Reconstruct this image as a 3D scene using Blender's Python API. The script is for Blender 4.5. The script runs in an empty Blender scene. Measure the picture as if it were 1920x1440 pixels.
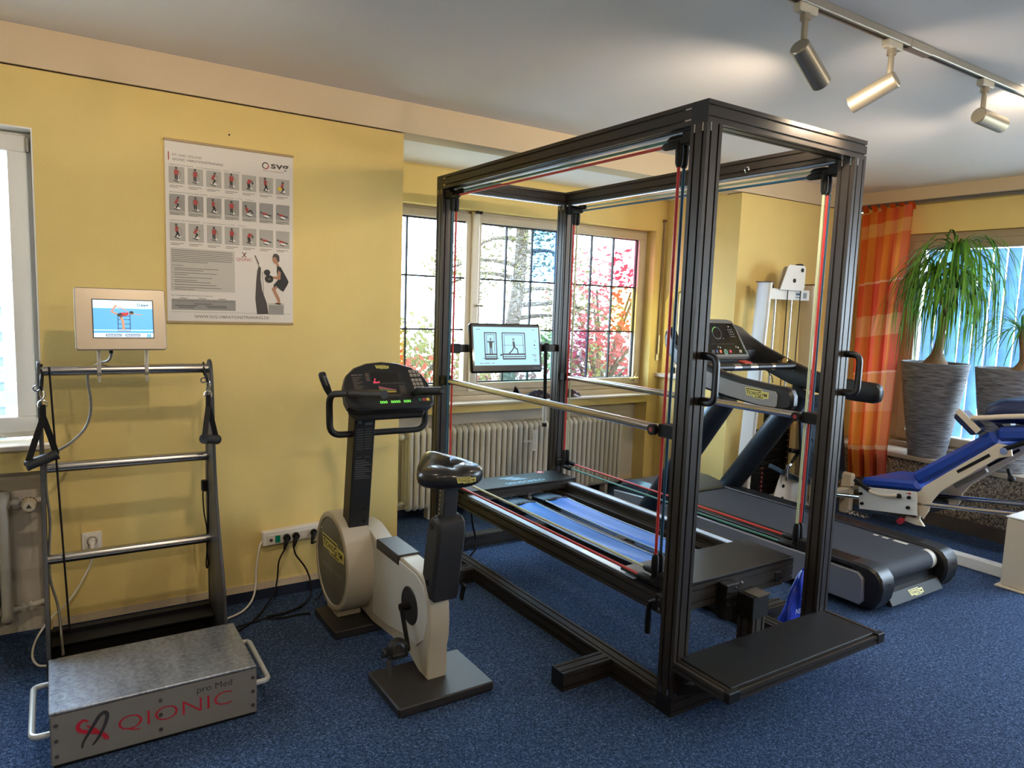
import bpy, bmesh, math, random
from mathutils import Vector, Matrix
random.seed(7)
SC = bpy.context.scene
COL = SC.collection
# ------------------------------------------------------------------ camera
cam_d = bpy.data.cameras.new('camera')
cam = bpy.data.objects.new('camera', cam_d)
COL.objects.link(cam)
CR = Vector((0.84035065, -0.54090935, 0.03504084))     # right
CU = Vector((0.03070088, 0.11203928, 0.99322941))      # up
CF = Vector((0.54117302, 0.83358519, -0.11075868))     # forward
cam.matrix_world = Matrix(((CR.x, CU.x, -CF.x, 0), (CR.y, CU.y, -CF.y, 0), (CR.z, CU.z, -CF.z, 1.6), (0, 0, 0, 1)))
cam_d.sensor_width = 36.0
cam_d.lens = 1328.58 / 1920 * 36
cam_d.clip_start = 0.02
SC.camera = cam
# ------------------------------------------------------------------ world, exposure
wd = bpy.data.worlds.new('sky'); SC.world = wd; wd.use_nodes = True
bg = wd.node_tree.nodes['Background']
bg.inputs[0].default_value = (0.66, 0.83, 1.0, 1)
bg.inputs[1].default_value = 15.0
SC.view_settings.view_transform = 'Standard'
SC.view_settings.look = 'None'
SC.view_settings.gamma = 1.0
SC.view_settings.use_curve_mapping = False
SC.view_settings.exposure = 0.3
SC.cycles.use_denoising = True
SC.cycles.max_bounces = 7
SC.cycles.diffuse_bounces = 4
SC.cycles.glossy_bounces = 3
SC.cycles.use_adaptive_sampling = True
SC.cycles.adaptive_threshold = 0.05
SC.cycles.transparent_max_bounces = 16
SC.cycles.sample_clamp_indirect = 6.0
SC.cycles.caustics_reflective = False
SC.cycles.caustics_refractive = False
LAMP_W = 34.0            # watts of each ceiling spot
LAMP_COL = (1.0, 0.82, 0.60)
# ------------------------------------------------------------------ materials
def lin(c):
    c = c / 255.0
    return c / 12.92 if c <= 0.04045 else ((c + 0.055) / 1.055) ** 2.4
def S(r, g, b): return (lin(r), lin(g), lin(b), 1)
MATS = {}
def mat(name, col, rough=0.5, metal=0.0, spec=0.5, var=0.05, vs=25, bump=0.0, bs=120, emit=None, es=0.0, coat=0.0, trans=0.0, sheen=0.0):
    if name in MATS: return MATS[name]
    m = bpy.data.materials.new(name); m.use_nodes = True
    nt = m.node_tree; b = nt.nodes['Principled BSDF']
    b.inputs['Roughness'].default_value = rough
    b.inputs['Metallic'].default_value = metal
    b.inputs['Specular IOR Level'].default_value = spec
    b.inputs['Coat Weight'].default_value = coat
    b.inputs['Coat Roughness'].default_value = 0.06
    tc = nt.nodes.new('ShaderNodeTexCoord')
    nz = nt.nodes.new('ShaderNodeTexNoise'); nz.inputs['Scale'].default_value = vs; nz.inputs['Detail'].default_value = 4
    nt.links.new(tc.outputs['Object'], nz.inputs['Vector'])
    mx = nt.nodes.new('ShaderNodeMix'); mx.data_type = 'RGBA'
    lo = tuple(max(0, c * (1 - var)) for c in col[:3]) + (1,)
    hi = tuple(min(1, c * (1 + var)) for c in col[:3]) + (1,)
    mx.inputs[6].default_value = lo; mx.inputs[7].default_value = hi
    nt.links.new(nz.outputs['Fac'], mx.inputs[0])
    nt.links.new(mx.outputs[2], b.inputs['Base Color'])
    if bump > 0:
        n2 = nt.nodes.new('ShaderNodeTexNoise'); n2.inputs['Scale'].default_value = bs; n2.inputs['Detail'].default_value = 3
        nt.links.new(tc.outputs['Object'], n2.inputs['Vector'])
        bp = nt.nodes.new('ShaderNodeBump'); bp.inputs['Strength'].default_value = bump; bp.inputs['Distance'].default_value = 0.004
        nt.links.new(n2.outputs['Fac'], bp.inputs['Height']); nt.links.new(bp.outputs[0], b.inputs['Normal'])
    if emit:
        b.inputs['Emission Color'].default_value = emit
        b.inputs['Emission Strength'].default_value = es
    MATS[name] = m
    return m
def brushed(name, col, rough, axis, stretch=60):
    m = mat(name, col, rough, 1.0, var=0.0)
    nt = m.node_tree; b = nt.nodes['Principled BSDF']
    tc = nt.nodes.new('ShaderNodeTexCoord'); mp = nt.nodes.new('ShaderNodeMapping')
    sc = [stretch * 8] * 3; sc[axis] = 3; mp.inputs['Scale'].default_value = sc
    n = nt.nodes.new('ShaderNodeTexNoise'); n.inputs['Scale'].default_value = 1.0; n.inputs['Detail'].default_value = 2
    r = nt.nodes.new('ShaderNodeMapRange'); r.inputs[3].default_value = rough * 0.8; r.inputs[4].default_value = rough * 1.25
    nt.links.new(tc.outputs['Object'], mp.inputs[0]); nt.links.new(mp.outputs[0], n.inputs[0])
    nt.links.new(n.outputs[0], r.inputs[0]); nt.links.new(r.outputs[0], b.inputs['Roughness'])
    return m
# ------------------------------------------------------------------ mesh builder
def V3(*a): return Vector(a)
class MB:
    def __init__(s): s.v = []; s.f = []
    def add(s, vs, fs):
        o = len(s.v); s.v += [tuple(v) for v in vs]; s.f += [tuple(i + o for i in f) for f in fs]; return s
    def obox(s, c, ax, h, ch=0.0):
        c = Vector(c); ax = [Vector(a).normalized() for a in ax]
        if ax[0].cross(ax[1]).dot(ax[2]) < 0: ax[2] = -ax[2]
        def P(i, j, k): return c + ax[0] * i + ax[1] * j + ax[2] * k
        if ch <= 0:
            vs = [P(x * h[0], y * h[1], z * h[2]) for x in (-1, 1) for y in (-1, 1) for z in (-1, 1)]
            fs = [(0, 1, 3, 2), (4, 6, 7, 5), (0, 4, 5, 1), (2, 3, 7, 6), (0, 2, 6, 4), (1, 5, 7, 3)]
            return s.add(vs, fs)
        ch = min(ch, min(h) * 0.95)
        bm = bmesh.new(); idx = {}
        for x in (-1, 1):
            for y in (-1, 1):
                for z in (-1, 1):
                    idx[x, y, z] = [bm.verts.new(P(x * h[0], y * (h[1] - ch), z * (h[2] - ch))),
                                    bm.verts.new(P(x * (h[0] - ch), y * h[1], z * (h[2] - ch))),
                                    bm.verts.new(P(x * (h[0] - ch), y * (h[1] - ch), z * h[2]))]
        def q(*l): bm.faces.new(l)
        for sg in (-1, 1):
            q(idx[sg, -1, -1][0], idx[sg, 1, -1][0], idx[sg, 1, 1][0], idx[sg, -1, 1][0])
            q(idx[-1, sg, -1][1], idx[1, sg, -1][1], idx[1, sg, 1][1], idx[-1, sg, 1][1])
            q(idx[-1, -1, sg][2], idx[1, -1, sg][2], idx[1, 1, sg][2], idx[-1, 1, sg][2])
        for a in (-1, 1):
            for b in (-1, 1):
                q(idx[-1, a, b][1], idx[1, a, b][1], idx[1, a, b][2], idx[-1, a, b][2])
                q(idx[a, -1, b][0], idx[a, 1, b][0], idx[a, 1, b][2], idx[a, -1, b][2])
                q(idx[a, b, -1][0], idx[a, b, 1][0], idx[a, b, 1][1], idx[a, b, -1][1])
                for d in (-1, 1): q(*idx[a, b, d])
        bmesh.ops.recalc_face_normals(bm, faces=bm.faces)
        bm.verts.index_update()
        s.add([v.co.copy() for v in bm.verts], [[v.index for v in f.verts] for f in bm.faces]); bm.free()
        return s
    def box(s, x0, x1, y0, y1, z0, z1, ch=0.0):
        return s.obox(((x0 + x1) / 2, (y0 + y1) / 2, (z0 + z1) / 2), ((1, 0, 0), (0, 1, 0), (0, 0, 1)),
                      (abs(x1 - x0) / 2, abs(y1 - y0) / 2, abs(z1 - z0) / 2), ch)
    def bar(s, a, b, w, t, up=(0, 0, 1), ch=0.0):     # box from a to b, width w across, thickness t along up
        a = Vector(a); b = Vector(b); d = (b - a); L = d.length; d.normalize()
        u = Vector(up); sd = d.cross(u)
        if sd.length < 1e-6: sd = d.cross(Vector((1, 0, 0)))
        sd.normalize(); u = sd.cross(d)
        return s.obox((a + b) / 2, (d, sd, u), (L / 2, w / 2, t / 2), ch)
    def cyl(s, a, b, r, r2=None, n=16):
        a = Vector(a); b = Vector(b); r2 = r if r2 is None else r2
        d = (b - a).normalized(); u = d.orthogonal().normalized(); w = d.cross(u)
        vs = []; fs = []
        for p, q in ((a, r), (b, r2)):
            for i in range(n):
                t = 2 * math.pi * i / n; vs.append(p + (u * math.cos(t) + w * math.sin(t)) * q)
        for i in range(n):
            j = (i + 1) % n; fs.append((i, j, n + j, n + i))
        fs.append(tuple(range(n - 1, -1, -1))); fs.append(tuple(range(n, 2 * n)))
        return s.add(vs, fs)
    def tube(s, pts, r, n=8, closed=False, flat=1.0, up=None):
        pts = [Vector(p) for p in pts]; m = len(pts)
        rs = r if isinstance(r, (list, tuple)) else [r] * m
        vs = []; fs = []; u = None
        for i, p in enumerate(pts):
            a = pts[(i - 1) % m] if (closed or i > 0) else p
            b = pts[(i + 1) % m] if (closed or i < m - 1) else p
            d = (b - a).normalized()
            if u is None: u = (Vector(up) if up else d.orthogonal())
            u = (u - d * u.dot(d))
            if u.length < 1e-6: u = d.orthogonal()
            u.normalize(); w = d.cross(u)
            for k in range(n):
                t = 2 * math.pi * k / n
                vs.append(p + (u * math.cos(t) + w * math.sin(t) * flat) * rs[i])
        for i in range(m if closed else m - 1):
            j = (i + 1) % m
            for k in range(n):
                l = (k + 1) % n; fs.append((i * n + k, i * n + l, j * n + l, j * n + k))
        if not closed:
            fs.append(tuple(range(n - 1, -1, -1))); fs.append(tuple((m - 1) * n + k for k in range(n)))
        return s.add(vs, fs)
    def prism(s, poly, plane, lo, hi, ch=0.0):
        def P(a, b, c):
            return {'yz': (c, a, b), 'xz': (a, c, b), 'xy': (a, b, c)}[plane]
        n = len(poly)
        area = sum(poly[i][0] * poly[(i + 1) % n][1] - poly[(i + 1) % n][0] * poly[i][1] for i in range(n))
        if area < 0: poly = poly[::-1]
        if ch > 0:
            ins = inset(poly, ch)
            rings = [(ins, lo), (poly, lo + ch), (poly, hi - ch), (ins, hi)]
        else: rings = [(poly, lo), (poly, hi)]
        vs = [P(a, b, c) for pl, c in rings for a, b in pl]
        fs = []
        for k in range(len(rings) - 1):
            for i in range(n):
                j = (i + 1) % n; fs.append((k * n + i, k * n + j, (k + 1) * n + j, (k + 1) * n + i))
        fs.append(tuple(range(n - 1, -1, -1))); fs.append(tuple((len(rings) - 1) * n + i for i in range(n)))
        if plane == 'xz': fs = [f[::-1] for f in fs]
        return s.add(vs, fs)
    def lathe(s, prof, c, n=32, axis=(0, 0, 1), cap=True):
        c = Vector(c); d = Vector(axis).normalized(); u = d.orthogonal().normalized(); w = d.cross(u)
        vs = []; fs = []
        for r, z in prof:
            for i in range(n):
                t = 2 * math.pi * i / n; vs.append(c + d * z + (u * math.cos(t) + w * math.sin(t)) * r)
        for k in range(len(prof) - 1):
            for i in range(n):
                j = (i + 1) % n; fs.append((k * n + i, k * n + j, (k + 1) * n + j, (k + 1) * n + i))
        if cap:
            fs.append(tuple(range(n - 1, -1, -1))); fs.append(tuple((len(prof) - 1) * n + i for i in range(n)))
        return s.add(vs, fs)
    def ell(s, c, r, nu=20, nv=12, ax=None, pw=1.0):
        c = Vector(c); ax = ax or ((1, 0, 0), (0, 1, 0), (0, 0, 1)); ax = [Vector(a) for a in ax]
        sg = lambda q: math.copysign(abs(q) ** pw, q)
        vs = []; fs = []
        for i in range(nv + 1):
            ph = math.pi * (i / nv - 0.5)
            for j in range(nu):
                th = 2 * math.pi * j / nu
                vs.append(c + ax[0] * (r[0] * sg(math.cos(ph)) * sg(math.cos(th))) + ax[1] * (r[1] * sg(math.cos(ph)) * sg(math.sin(th))) + ax[2] * (r[2] * sg(math.sin(ph))))
        for i in range(nv):
            for j in range(nu):
                k = (j + 1) % nu; fs.append((i * nu + j, i * nu + k, (i + 1) * nu + k, (i + 1) * nu + j))
        return s.add(vs, fs)
    def grid(s, fn, nu, nv):
        vs = [fn(i / nu, j / nv) for i in range(nu + 1) for j in range(nv + 1)]
        fs = [(i * (nv + 1) + j, (i + 1) * (nv + 1) + j, (i + 1) * (nv + 1) + j + 1, i * (nv + 1) + j + 1) for i in range(nu) for j in range(nv)]
        return s.add(vs, fs)
    def mesh(s, name, org=(0, 0, 0), ang=35):
        me = bpy.data.meshes.new(name)
        o = Vector(org)
        me.from_pydata([Vector(v) - o for v in s.v], [], s.f); me.validate(); me.update()
        bm = bmesh.new(); bm.from_mesh(me)
        bmesh.ops.recalc_face_normals(bm, faces=bm.faces); bm.to_mesh(me); bm.free()
        me.shade_smooth(); me.set_sharp_from_angle(angle=math.radians(ang))
        return me
    def build(s, name, m, parent=None, ang=35, org=None):
        if org is None: org = WPOS.get(parent.name, (0, 0, 0)) if parent else s.base()
        me = s.mesh(name, org, ang); me.materials.append(m)
        ob = bpy.data.objects.new(name, me); COL.objects.link(ob)
        if parent: ob.parent = parent; WPOS[ob.name] = tuple(org)
        else: ob.location = org; WPOS[ob.name] = tuple(org)
        return ob
    def base(s):
        xs = [v[0] for v in s.v]; ys = [v[1] for v in s.v]; zs = [v[2] for v in s.v]
        return ((min(xs) + max(xs)) / 2, (min(ys) + max(ys)) / 2, min(zs))
WPOS = {}
def inset(poly, d):
    n = len(poly); out = []
    for i in range(n):
        p0, p1, p2 = poly[i - 1], poly[i], poly[(i + 1) % n]
        e1 = Vector((p1[0] - p0[0], p1[1] - p0[1])); e2 = Vector((p2[0] - p1[0], p2[1] - p1[1]))
        if e1.length < 1e-9 or e2.length < 1e-9: out.append(p1); continue
        e1.normalize(); e2.normalize()
        n1 = Vector((-e1.y, e1.x)); n2 = Vector((-e2.y, e2.x)); b = n1 + n2
        k = d / max(0.35, (1 + n1.dot(n2)))
        out.append((p1[0] + b.x * k, p1[1] + b.y * k))
    return out
def spl(pts, k=6, closed=False):
    pts = [Vector(p) for p in pts]; n = len(pts); out = []
    for i in range(n if closed else n - 1):
        p0 = pts[(i - 1) % n] if closed or i > 0 else pts[0]
        p1 = pts[i]; p2 = pts[(i + 1) % n]
        p3 = pts[(i + 2) % n] if closed or i < n - 2 else pts[-1]
        for j in range(k):
            t = j / k
            out.append(0.5 * ((2 * p1) + (-p0 + p2) * t + (2 * p0 - 5 * p1 + 4 * p2 - p3) * t * t + (-p0 + 3 * p1 - 3 * p2 + p3) * t ** 3))
    if not closed: out.append(pts[-1])
    return out
def rrect(x0, x1, y0, y1, r, k=5):
    out = []
    for cx, cy, a in ((x1 - r, y1 - r, 0), (x0 + r, y1 - r, 90), (x0 + r, y0 + r, 180), (x1 - r, y0 + r, 270)):
        for i in range(k + 1):
            t = math.radians(a + 90 * i / k); out.append((cx + r * math.cos(t), cy + r * math.sin(t)))
    return out
def fillet(pts, r, k=5):        # round the corners of a 3D polyline
    pts = [Vector(p) for p in pts]; out = [pts[0]]
    for i in range(1, len(pts) - 1):
        p = pts[i]; a = (pts[i - 1] - p); b = (pts[i + 1] - p)
        d = min(r, a.length * 0.49, b.length * 0.49); a.normalize(); b.normalize()
        s0 = p + a * d; s1 = p + b * d
        for j in range(k + 1):
            t = j / k; out.append(s0 * (1 - t) ** 2 + p * 2 * t * (1 - t) + s1 * t * t)
    out.append(pts[-1]); return out
def empty(name, loc, label=None, cat=None, group=None):
    o = bpy.data.objects.new(name, None); COL.objects.link(o); o.location = loc; o.empty_display_size = 0.1
    WPOS[o.name] = tuple(loc)
    if label: tag(o, label, cat, group)
    return o
def tag(o, label, cat, group=None):
    o['label'] = label; o['category'] = cat
    if group: o['group'] = group
    return o
def struct(o): o['kind'] = 'structure'; return o
def sharecopy(o, parent=None, off=(0, 0, 0)):
    c = o.copy(); COL.objects.link(c); c.parent = parent if parent else o.parent
    c.location = o.location + Vector(off); WPOS[c.name] = WPOS.get(o.name, (0, 0, 0)); return c
_tc = {}
def text_mesh(st, bold=0.0):
    k = (st, bold)
    if k not in _tc:
        cu = bpy.data.curves.new('txt', 'FONT'); cu.body = st; cu.size = 1.0; cu.resolution_u = 3; cu.offset = bold
        ob = bpy.data.objects.new('txt', cu); COL.objects.link(ob)
        me = bpy.data.meshes.new_from_object(ob)
        vs = [v.co.copy() for v in me.vertices]; fs = [tuple(p.vertices) for p in me.polygons]
        bpy.data.objects.remove(ob); bpy.data.curves.remove(cu); bpy.data.meshes.remove(me)
        _tc[k] = (vs, fs)
    return _tc[k]
class Print:        # flat print lying on a plane of an object: origin o, right r, up u
    def __init__(s, o, r, u, lift=0.0006):
        s.o = Vector(o); s.r = Vector(r).normalized(); s.u = Vector(u).normalized(); s.n = s.r.cross(s.u).normalized(); s.l = lift; s.m = {}
    def P(s, x, y, k=1.0): return s.o + s.r * x + s.u * y + s.n * (s.l * k)
    def mb(s, m): return s.m.setdefault(m, MB())
    def poly(s, pts, m, k=1.0): s.mb(m).add([s.P(x, y, k) for x, y in pts], [tuple(range(len(pts)))]); return s
    def rect(s, x, y, w, h, m, k=1.0): return s.poly([(x, y), (x + w, y), (x + w, y + h), (x, y + h)], m, k)
    def ell(s, x, y, a, b, m, k=1.0, n=16): return s.poly([(x + a * math.cos(2 * math.pi * i / n), y + b * math.sin(2 * math.pi * i / n)) for i in range(n)], m, k)
    def ring(s, x, y, a, b, w, m, k=1.0, a0=0, a1=360, n=24):
        pt = lambda t, q: (x + (a + q) * math.cos(t), y + (b + q) * math.sin(t))
        for i in range(n):
            t0 = math.radians(a0 + (a1 - a0) * i / n); t1 = math.radians(a0 + (a1 - a0) * (i + 1) / n)
            s.poly([pt(t0, 0), pt(t0, w), pt(t1, w), pt(t1, 0)], m, k)
        return s
    def stroke(s, pts, w, m, k=1.0):
        for (x0, y0), (x1, y1) in zip(pts, pts[1:]):
            d = Vector((x1 - x0, y1 - y0)); L = d.length
            if L < 1e-9: continue
            d.normalize(); nx, ny = -d.y * w / 2, d.x * w / 2; ex, ey = d.x * w * 0.25, d.y * w * 0.25
            s.poly([(x0 - ex - nx, y0 - ey - ny), (x1 + ex - nx, y1 + ey - ny), (x1 + ex + nx, y1 + ey + ny), (x0 - ex + nx, y0 - ey + ny)], m, k)
        return s
    def text(s, st, x, y, size, m, k=1.0, w=None, align='L', bold=0.0, sx=1.0, slant=0.0):
        vs, fs = text_mesh(st, bold)
        if not vs: return s
        x0 = min(v.x for v in vs); x1 = max(v.x for v in vs)
        f = size * sx
        if w: f = w / (x1 - x0)
        off = {'L': -x0, 'C': -(x0 + x1) / 2, 'R': -x1}[align]
        s.mb(m).add([s.P(x + (v.x + off + v.y * slant) * f, y + v.y * size, k) for v in vs], fs); return s
    def build(s, parent, name='print', labels=None):
        out = []
        for m, mb in s.m.items(): 
            me = bpy.data.meshes.new(name); org = Vector(WPOS.get(parent.name, (0, 0, 0)))
            me.from_pydata([Vector(v) - org for v in mb.v], [], mb.f); me.update(); me.materials.append(m)
            ob = bpy.data.objects.new(name, me); COL.objects.link(ob); ob.parent = parent; ob["kind"] = "stuff"; out.append(ob)
        return out
# ------------------------------------------------------------------ palette
M_yellow = mat('wall_yellow_plaster', S(230, 203, 130), 0.85, var=0.05, vs=6, bump=0.25, bs=160)
M_white = mat('white_paint', S(218, 197, 165), 0.8, var=0.03, vs=5, bump=0.1, bs=150)
M_ceil = mat('ceiling_paint', S(238, 234, 234), 0.9, var=0.025, vs=3, bump=0.15, bs=220)
M_grey = mat('niche_grey_paint', S(205, 198, 188), 0.85, var=0.09, vs=4, bump=0.15, bs=120)
M_pvc = mat('white_window_pvc', S(232, 230, 226), 0.35, var=0.02)
M_oldwood = mat('window_wood_paint', S(205, 190, 165), 0.45, var=0.08, vs=14)
M_rframe = mat('aged_window_frame', S(168, 150, 124), 0.45, var=0.08, vs=12)
M_stone_sill = mat('pale_marble_sill', S(205, 190, 172), 0.35, var=0.12, vs=12)
M_lead = mat('dark_lead', S(34, 30, 34), 0.6, 0.2)
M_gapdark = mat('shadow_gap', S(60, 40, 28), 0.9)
M_darkcarpet = mat('carpet_skirting', S(28, 38, 58), 0.95, var=0.25, vs=300)
def carpet_mat():
    m = mat('blue_carpet', S(40, 55, 84), 1.0, spec=0.1, var=0.0)
    nt = m.node_tree; b = nt.nodes['Principled BSDF']
    tc = nt.nodes.new('ShaderNodeTexCoord')
    n1 = nt.nodes.new('ShaderNodeTexNoise'); n1.inputs['Scale'].default_value = 330; n1.inputs['Detail'].default_value = 2
    n2 = nt.nodes.new('ShaderNodeTexNoise'); n2.inputs['Scale'].default_value = 90; n2.inputs['Detail'].default_value = 3
    cr = nt.nodes.new('ShaderNodeValToRGB')
    e = cr.color_ramp.elements
    e[0].position = 0.34; e[0].color = S(16, 26, 46); e[1].position = 0.70; e[1].color = S(146, 166, 196)
    k = e.new(0.49); k.color = S(50, 68, 98); k = e.new(0.58); k.color = S(74, 96, 132)
    ad = nt.nodes.new('ShaderNodeMix'); ad.inputs[0].default_value = 0.35
    nt.links.new(tc.outputs['Object'], n1.inputs[0]); nt.links.new(tc.outputs['Object'], n2.inputs[0])
    nt.links.new(n1.outputs[0], ad.inputs[2]); nt.links.new(n2.outputs[0], ad.inputs[3])
    nt.links.new(ad.outputs[0], cr.inputs[0]); nt.links.new(cr.outputs[0], b.inputs['Base Color'])
    bp = nt.nodes.new('ShaderNodeBump'); bp.inputs['Strength'].default_value = 0.5; bp.inputs['Distance'].default_value = 0.003
    nt.links.new(n1.outputs[0], bp.inputs['Height']); nt.links.new(bp.outputs[0], b.inputs['Normal'])
    return m
M_carpet = carpet_mat()
def granite_mat():
    m = mat('speckled_granite', S(120, 105, 90), 0.6, var=0.0)
    nt = m.node_tree; b = nt.nodes['Principled BSDF']
    tc = nt.nodes.new('ShaderNodeTexCoord')
    v = nt.nodes.new('ShaderNodeTexVoronoi'); v.inputs['Scale'].default_value = 55
    n = nt.nodes.new('ShaderNodeTexNoise'); n.inputs['Scale'].default_value = 70; n.inputs['Detail'].default_value = 5
    cr = nt.nodes.new('ShaderNodeValToRGB'); e = cr.color_ramp.elements
    e[0].position = 0.36; e[0].color = S(52, 46, 42); e[1].position = 0.66; e[1].color = S(186, 168, 142)
    k = e.new(0.48); k.color = S(122, 108, 92)
    nt.links.new(tc.outputs['Object'], n.inputs[0]); nt.links.new(n.outputs[0], cr.inputs[0])
    nt.links.new(cr.outputs[0], b.inputs['Base Color'])
    return m
M_granite = granite_mat()
def glass_mat(name, tint, tex=0.35, gloss=0.06, scale=28):
    m = bpy.data.materials.new(name); m.use_nodes = True; nt = m.node_tree
    for n in list(nt.nodes): nt.nodes.remove(n)
    out = nt.nodes.new('ShaderNodeOutputMaterial'); tr = nt.nodes.new('ShaderNodeBsdfTransparent')
    gl = nt.nodes.new('ShaderNodeBsdfGlossy'); gl.inputs['Roughness'].default_value = 0.08
    mx = nt.nodes.new('ShaderNodeMixShader'); mx.inputs[0].default_value = gloss
    tc = nt.nodes.new('ShaderNodeTexCoord')
    n = nt.nodes.new('ShaderNodeTexNoise'); n.inputs['Scale'].default_value = scale; n.inputs['Detail'].default_value = 3
    n.inputs['Distortion'].default_value = 1.2
    cm = nt.nodes.new('ShaderNodeMix'); cm.data_type = 'RGBA'
    cm.inputs[6].default_value = tuple(c * (1 - tex) for c in tint) + (1,); cm.inputs[7].default_value = tuple(min(1, c * 1.05) for c in tint) + (1,)
    bp = nt.nodes.new('ShaderNodeBump'); bp.inputs['Strength'].default_value = 0.5; bp.inputs['Distance'].default_value = 0.01
    nt.links.new(tc.outputs['Object'], n.inputs[0]); nt.links.new(n.outputs[0], cm.inputs[0])
    nt.links.new(cm.outputs[2], tr.inputs[0]); nt.links.new(n.outputs[0], bp.inputs['Height']); nt.links.new(bp.outputs[0], gl.inputs['Normal'])
    nt.links.new(tr.outputs[0], mx.inputs[1]); nt.links.new(gl.outputs[0], mx.inputs[2]); nt.links.new(mx.outputs[0], out.inputs[0])
    return m
G_clear = glass_mat('clear_glass', (0.97, 0.98, 0.99), 0.02, 0.04)
G_text = glass_mat('textured_glass', (0.93, 0.95, 0.95), 0.22)
G_blue = glass_mat('blue_glass', (0.40, 0.64, 0.98), 0.3)
G_red = glass_mat('rose_glass', (0.97, 0.58, 0.68), 0.3)
G_amber = glass_mat('amber_glass', (1.0, 0.84, 0.50), 0.3)
G_green = glass_mat('green_glass', (0.70, 0.95, 0.80), 0.3)
G_violet = glass_mat('violet_glass', (0.84, 0.78, 1.0), 0.3)
G_teal = glass_mat('teal_glass', (0.70, 0.97, 0.97), 0.3)
# ------------------------------------------------------------------ room shell
XL, XR, YB = -3.2, 6.09, -3.6
CZ = 2.69
struct(MB().box(XL - .2, 6.5, YB - .2, 4.95, -.12, 0).build('floor', M_carpet))
struct(MB().box(XL - .2, 6.5, YB - .2, 3.735, CZ, CZ + .12).build('ceiling', M_ceil))
struct(MB().box(1.5, 4.75, 3.905, 4.62, 2.548, 2.70).build('ceiling_alcove', M_ceil))
YW = 3.74
w = MB()
w.box(XL, -1.42, YW, 4.0, 0, 2.519).box(-1.42, -.052, YW, 4.0, 2.276, 2.519).box(-.052, 1.659, YW, 4.0, 0, 2.519)
w.box(-1.42, -.052, YW, 4.0, .79, .895)
struct(w.build('wall_back', M_yellow))
struct(MB().box(-1.42, -.052, 3.88, 4.0, 0, .79).build('wall_niche_left', M_grey))
# pale lining of the left window opening and of its radiator niche
struct(MB().box(-.058, -.0525, 3.738, 3.86, .92, 2.276).box(-1.42, -.058, 3.738, 3.86, 2.270, 2.2765).build('trim_1', M_pvc))
struct(MB().box(XL, XR, 3.735, 3.905, 2.526, CZ).build('trim_2', M_white))
struct(MB().box(XL, 1.64, 3.76, 3.9, 2.51, 2.53).box(4.49, XR, 3.76, 3.9, 2.51, 2.53).build('trim_3', M_gapdark))  # dark strip behind the wall slot, the gap's shade put into its colour
struct(MB().box(1.42, 1.658, 4.0, 4.80, 0, 2.7).build('wall_alcove_left', M_yellow))
# alcove back wall
w = MB()
w.box(1.659, 4.60, 4.60, 4.80, 2.282, 2.70).box(4.424, 4.60, 4.60, 4.80, 0, 2.282).box(1.659, 1.80, 4.60, 4.80, 0, 2.282)
w.box(1.80, 4.424, 4.60, 4.80, .785, .845)
struct(w.build('wall_alcove_back', M_yellow))
struct(MB().box(1.80, 4.424, 4.75, 4.80, 0, .785).build('wall_niche_alcove', M_grey))
struct(MB().box(1.80, 4.42, 4.738, 4.75, .055, .095).build('baseboard_niche', M_white))
struct(MB().box(1.80, 4.42, 4.742, 4.75, 0, .055).build('baseboard_alcove', M_darkcarpet))
# alcove side wall and corner pillar
sx = lambda y: 4.473 + (y - 3.74) * 0.0895
full = [(4.473, 3.74), (6.4, 3.74), (6.4, 4.0), (4.85, 4.0), (4.85, 4.80), (4.555, 4.80), (4.55, 4.60)]
w = MB()
w.prism(full, 'xy', 0, 1.03).prism(full, 'xy', 1.80, 2.52)
w.prism([(4.473, 3.74), (6.4, 3.74), (6.4, 4.0), (4.85, 4.0), (4.85, 4.05), (sx(4.05), 4.05)], 'xy', 1.03, 1.80)
w.prism([(sx(4.56), 4.56), (4.85, 4.56), (4.85, 4.80), (4.555, 4.80), (4.55, 4.60)], 'xy', 1.03, 1.80)
w.prism([(4.49, 3.9), (4.55, 4.60), (4.56, 4.80), (4.85, 4.80), (4.85, 3.9)], 'xy', 2.52, 2.69)
for y0, sg in ((4.05, 1), (4.56, -1)):
    w.prism([(y0, 1.80), (y0 + sg * .13, 1.80), (y0 + sg * .04, 1.76), (y0, 1.67)], 'yz', 4.545, 4.84)
struct(w.build('wall_pillar', M_yellow))
struct(MB().box(4.50, 4.80, 4.05, 4.60, 1.015, 1.045).build('trim_4', M_stone_sill))
# right wall
w = MB()
w.box(XR, 6.4, YB, YW, 2.31, 2.572).box(XR, 6.4, 3.34, YW, 0, 2.31).box(XR, 6.4, YB, -1.6, 0, 2.31)
struct(w.build('wall_right', M_yellow))
struct(MB().box(6.083, 6.4, YB, 3.735, 2.572, CZ).build('trim_5', M_white))
struct(MB().box(5.75, 6.4, YB, 3.73, 0, .48).build('wall_bench', M_granite))
struct(MB().box(5.72, 6.32, YB, 3.72, .48, .515, .003).build('trim_6', mat('grey_stone_ledge', S(165, 150, 132), 0.35, var=0.12, vs=8)))
struct(MB().box(5.742, 5.752, YB, 3.72, 0, .105).build('baseboard_right', mat('dark_granite_base', S(92, 82, 74), 0.6, var=0.15, vs=40)))
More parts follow.
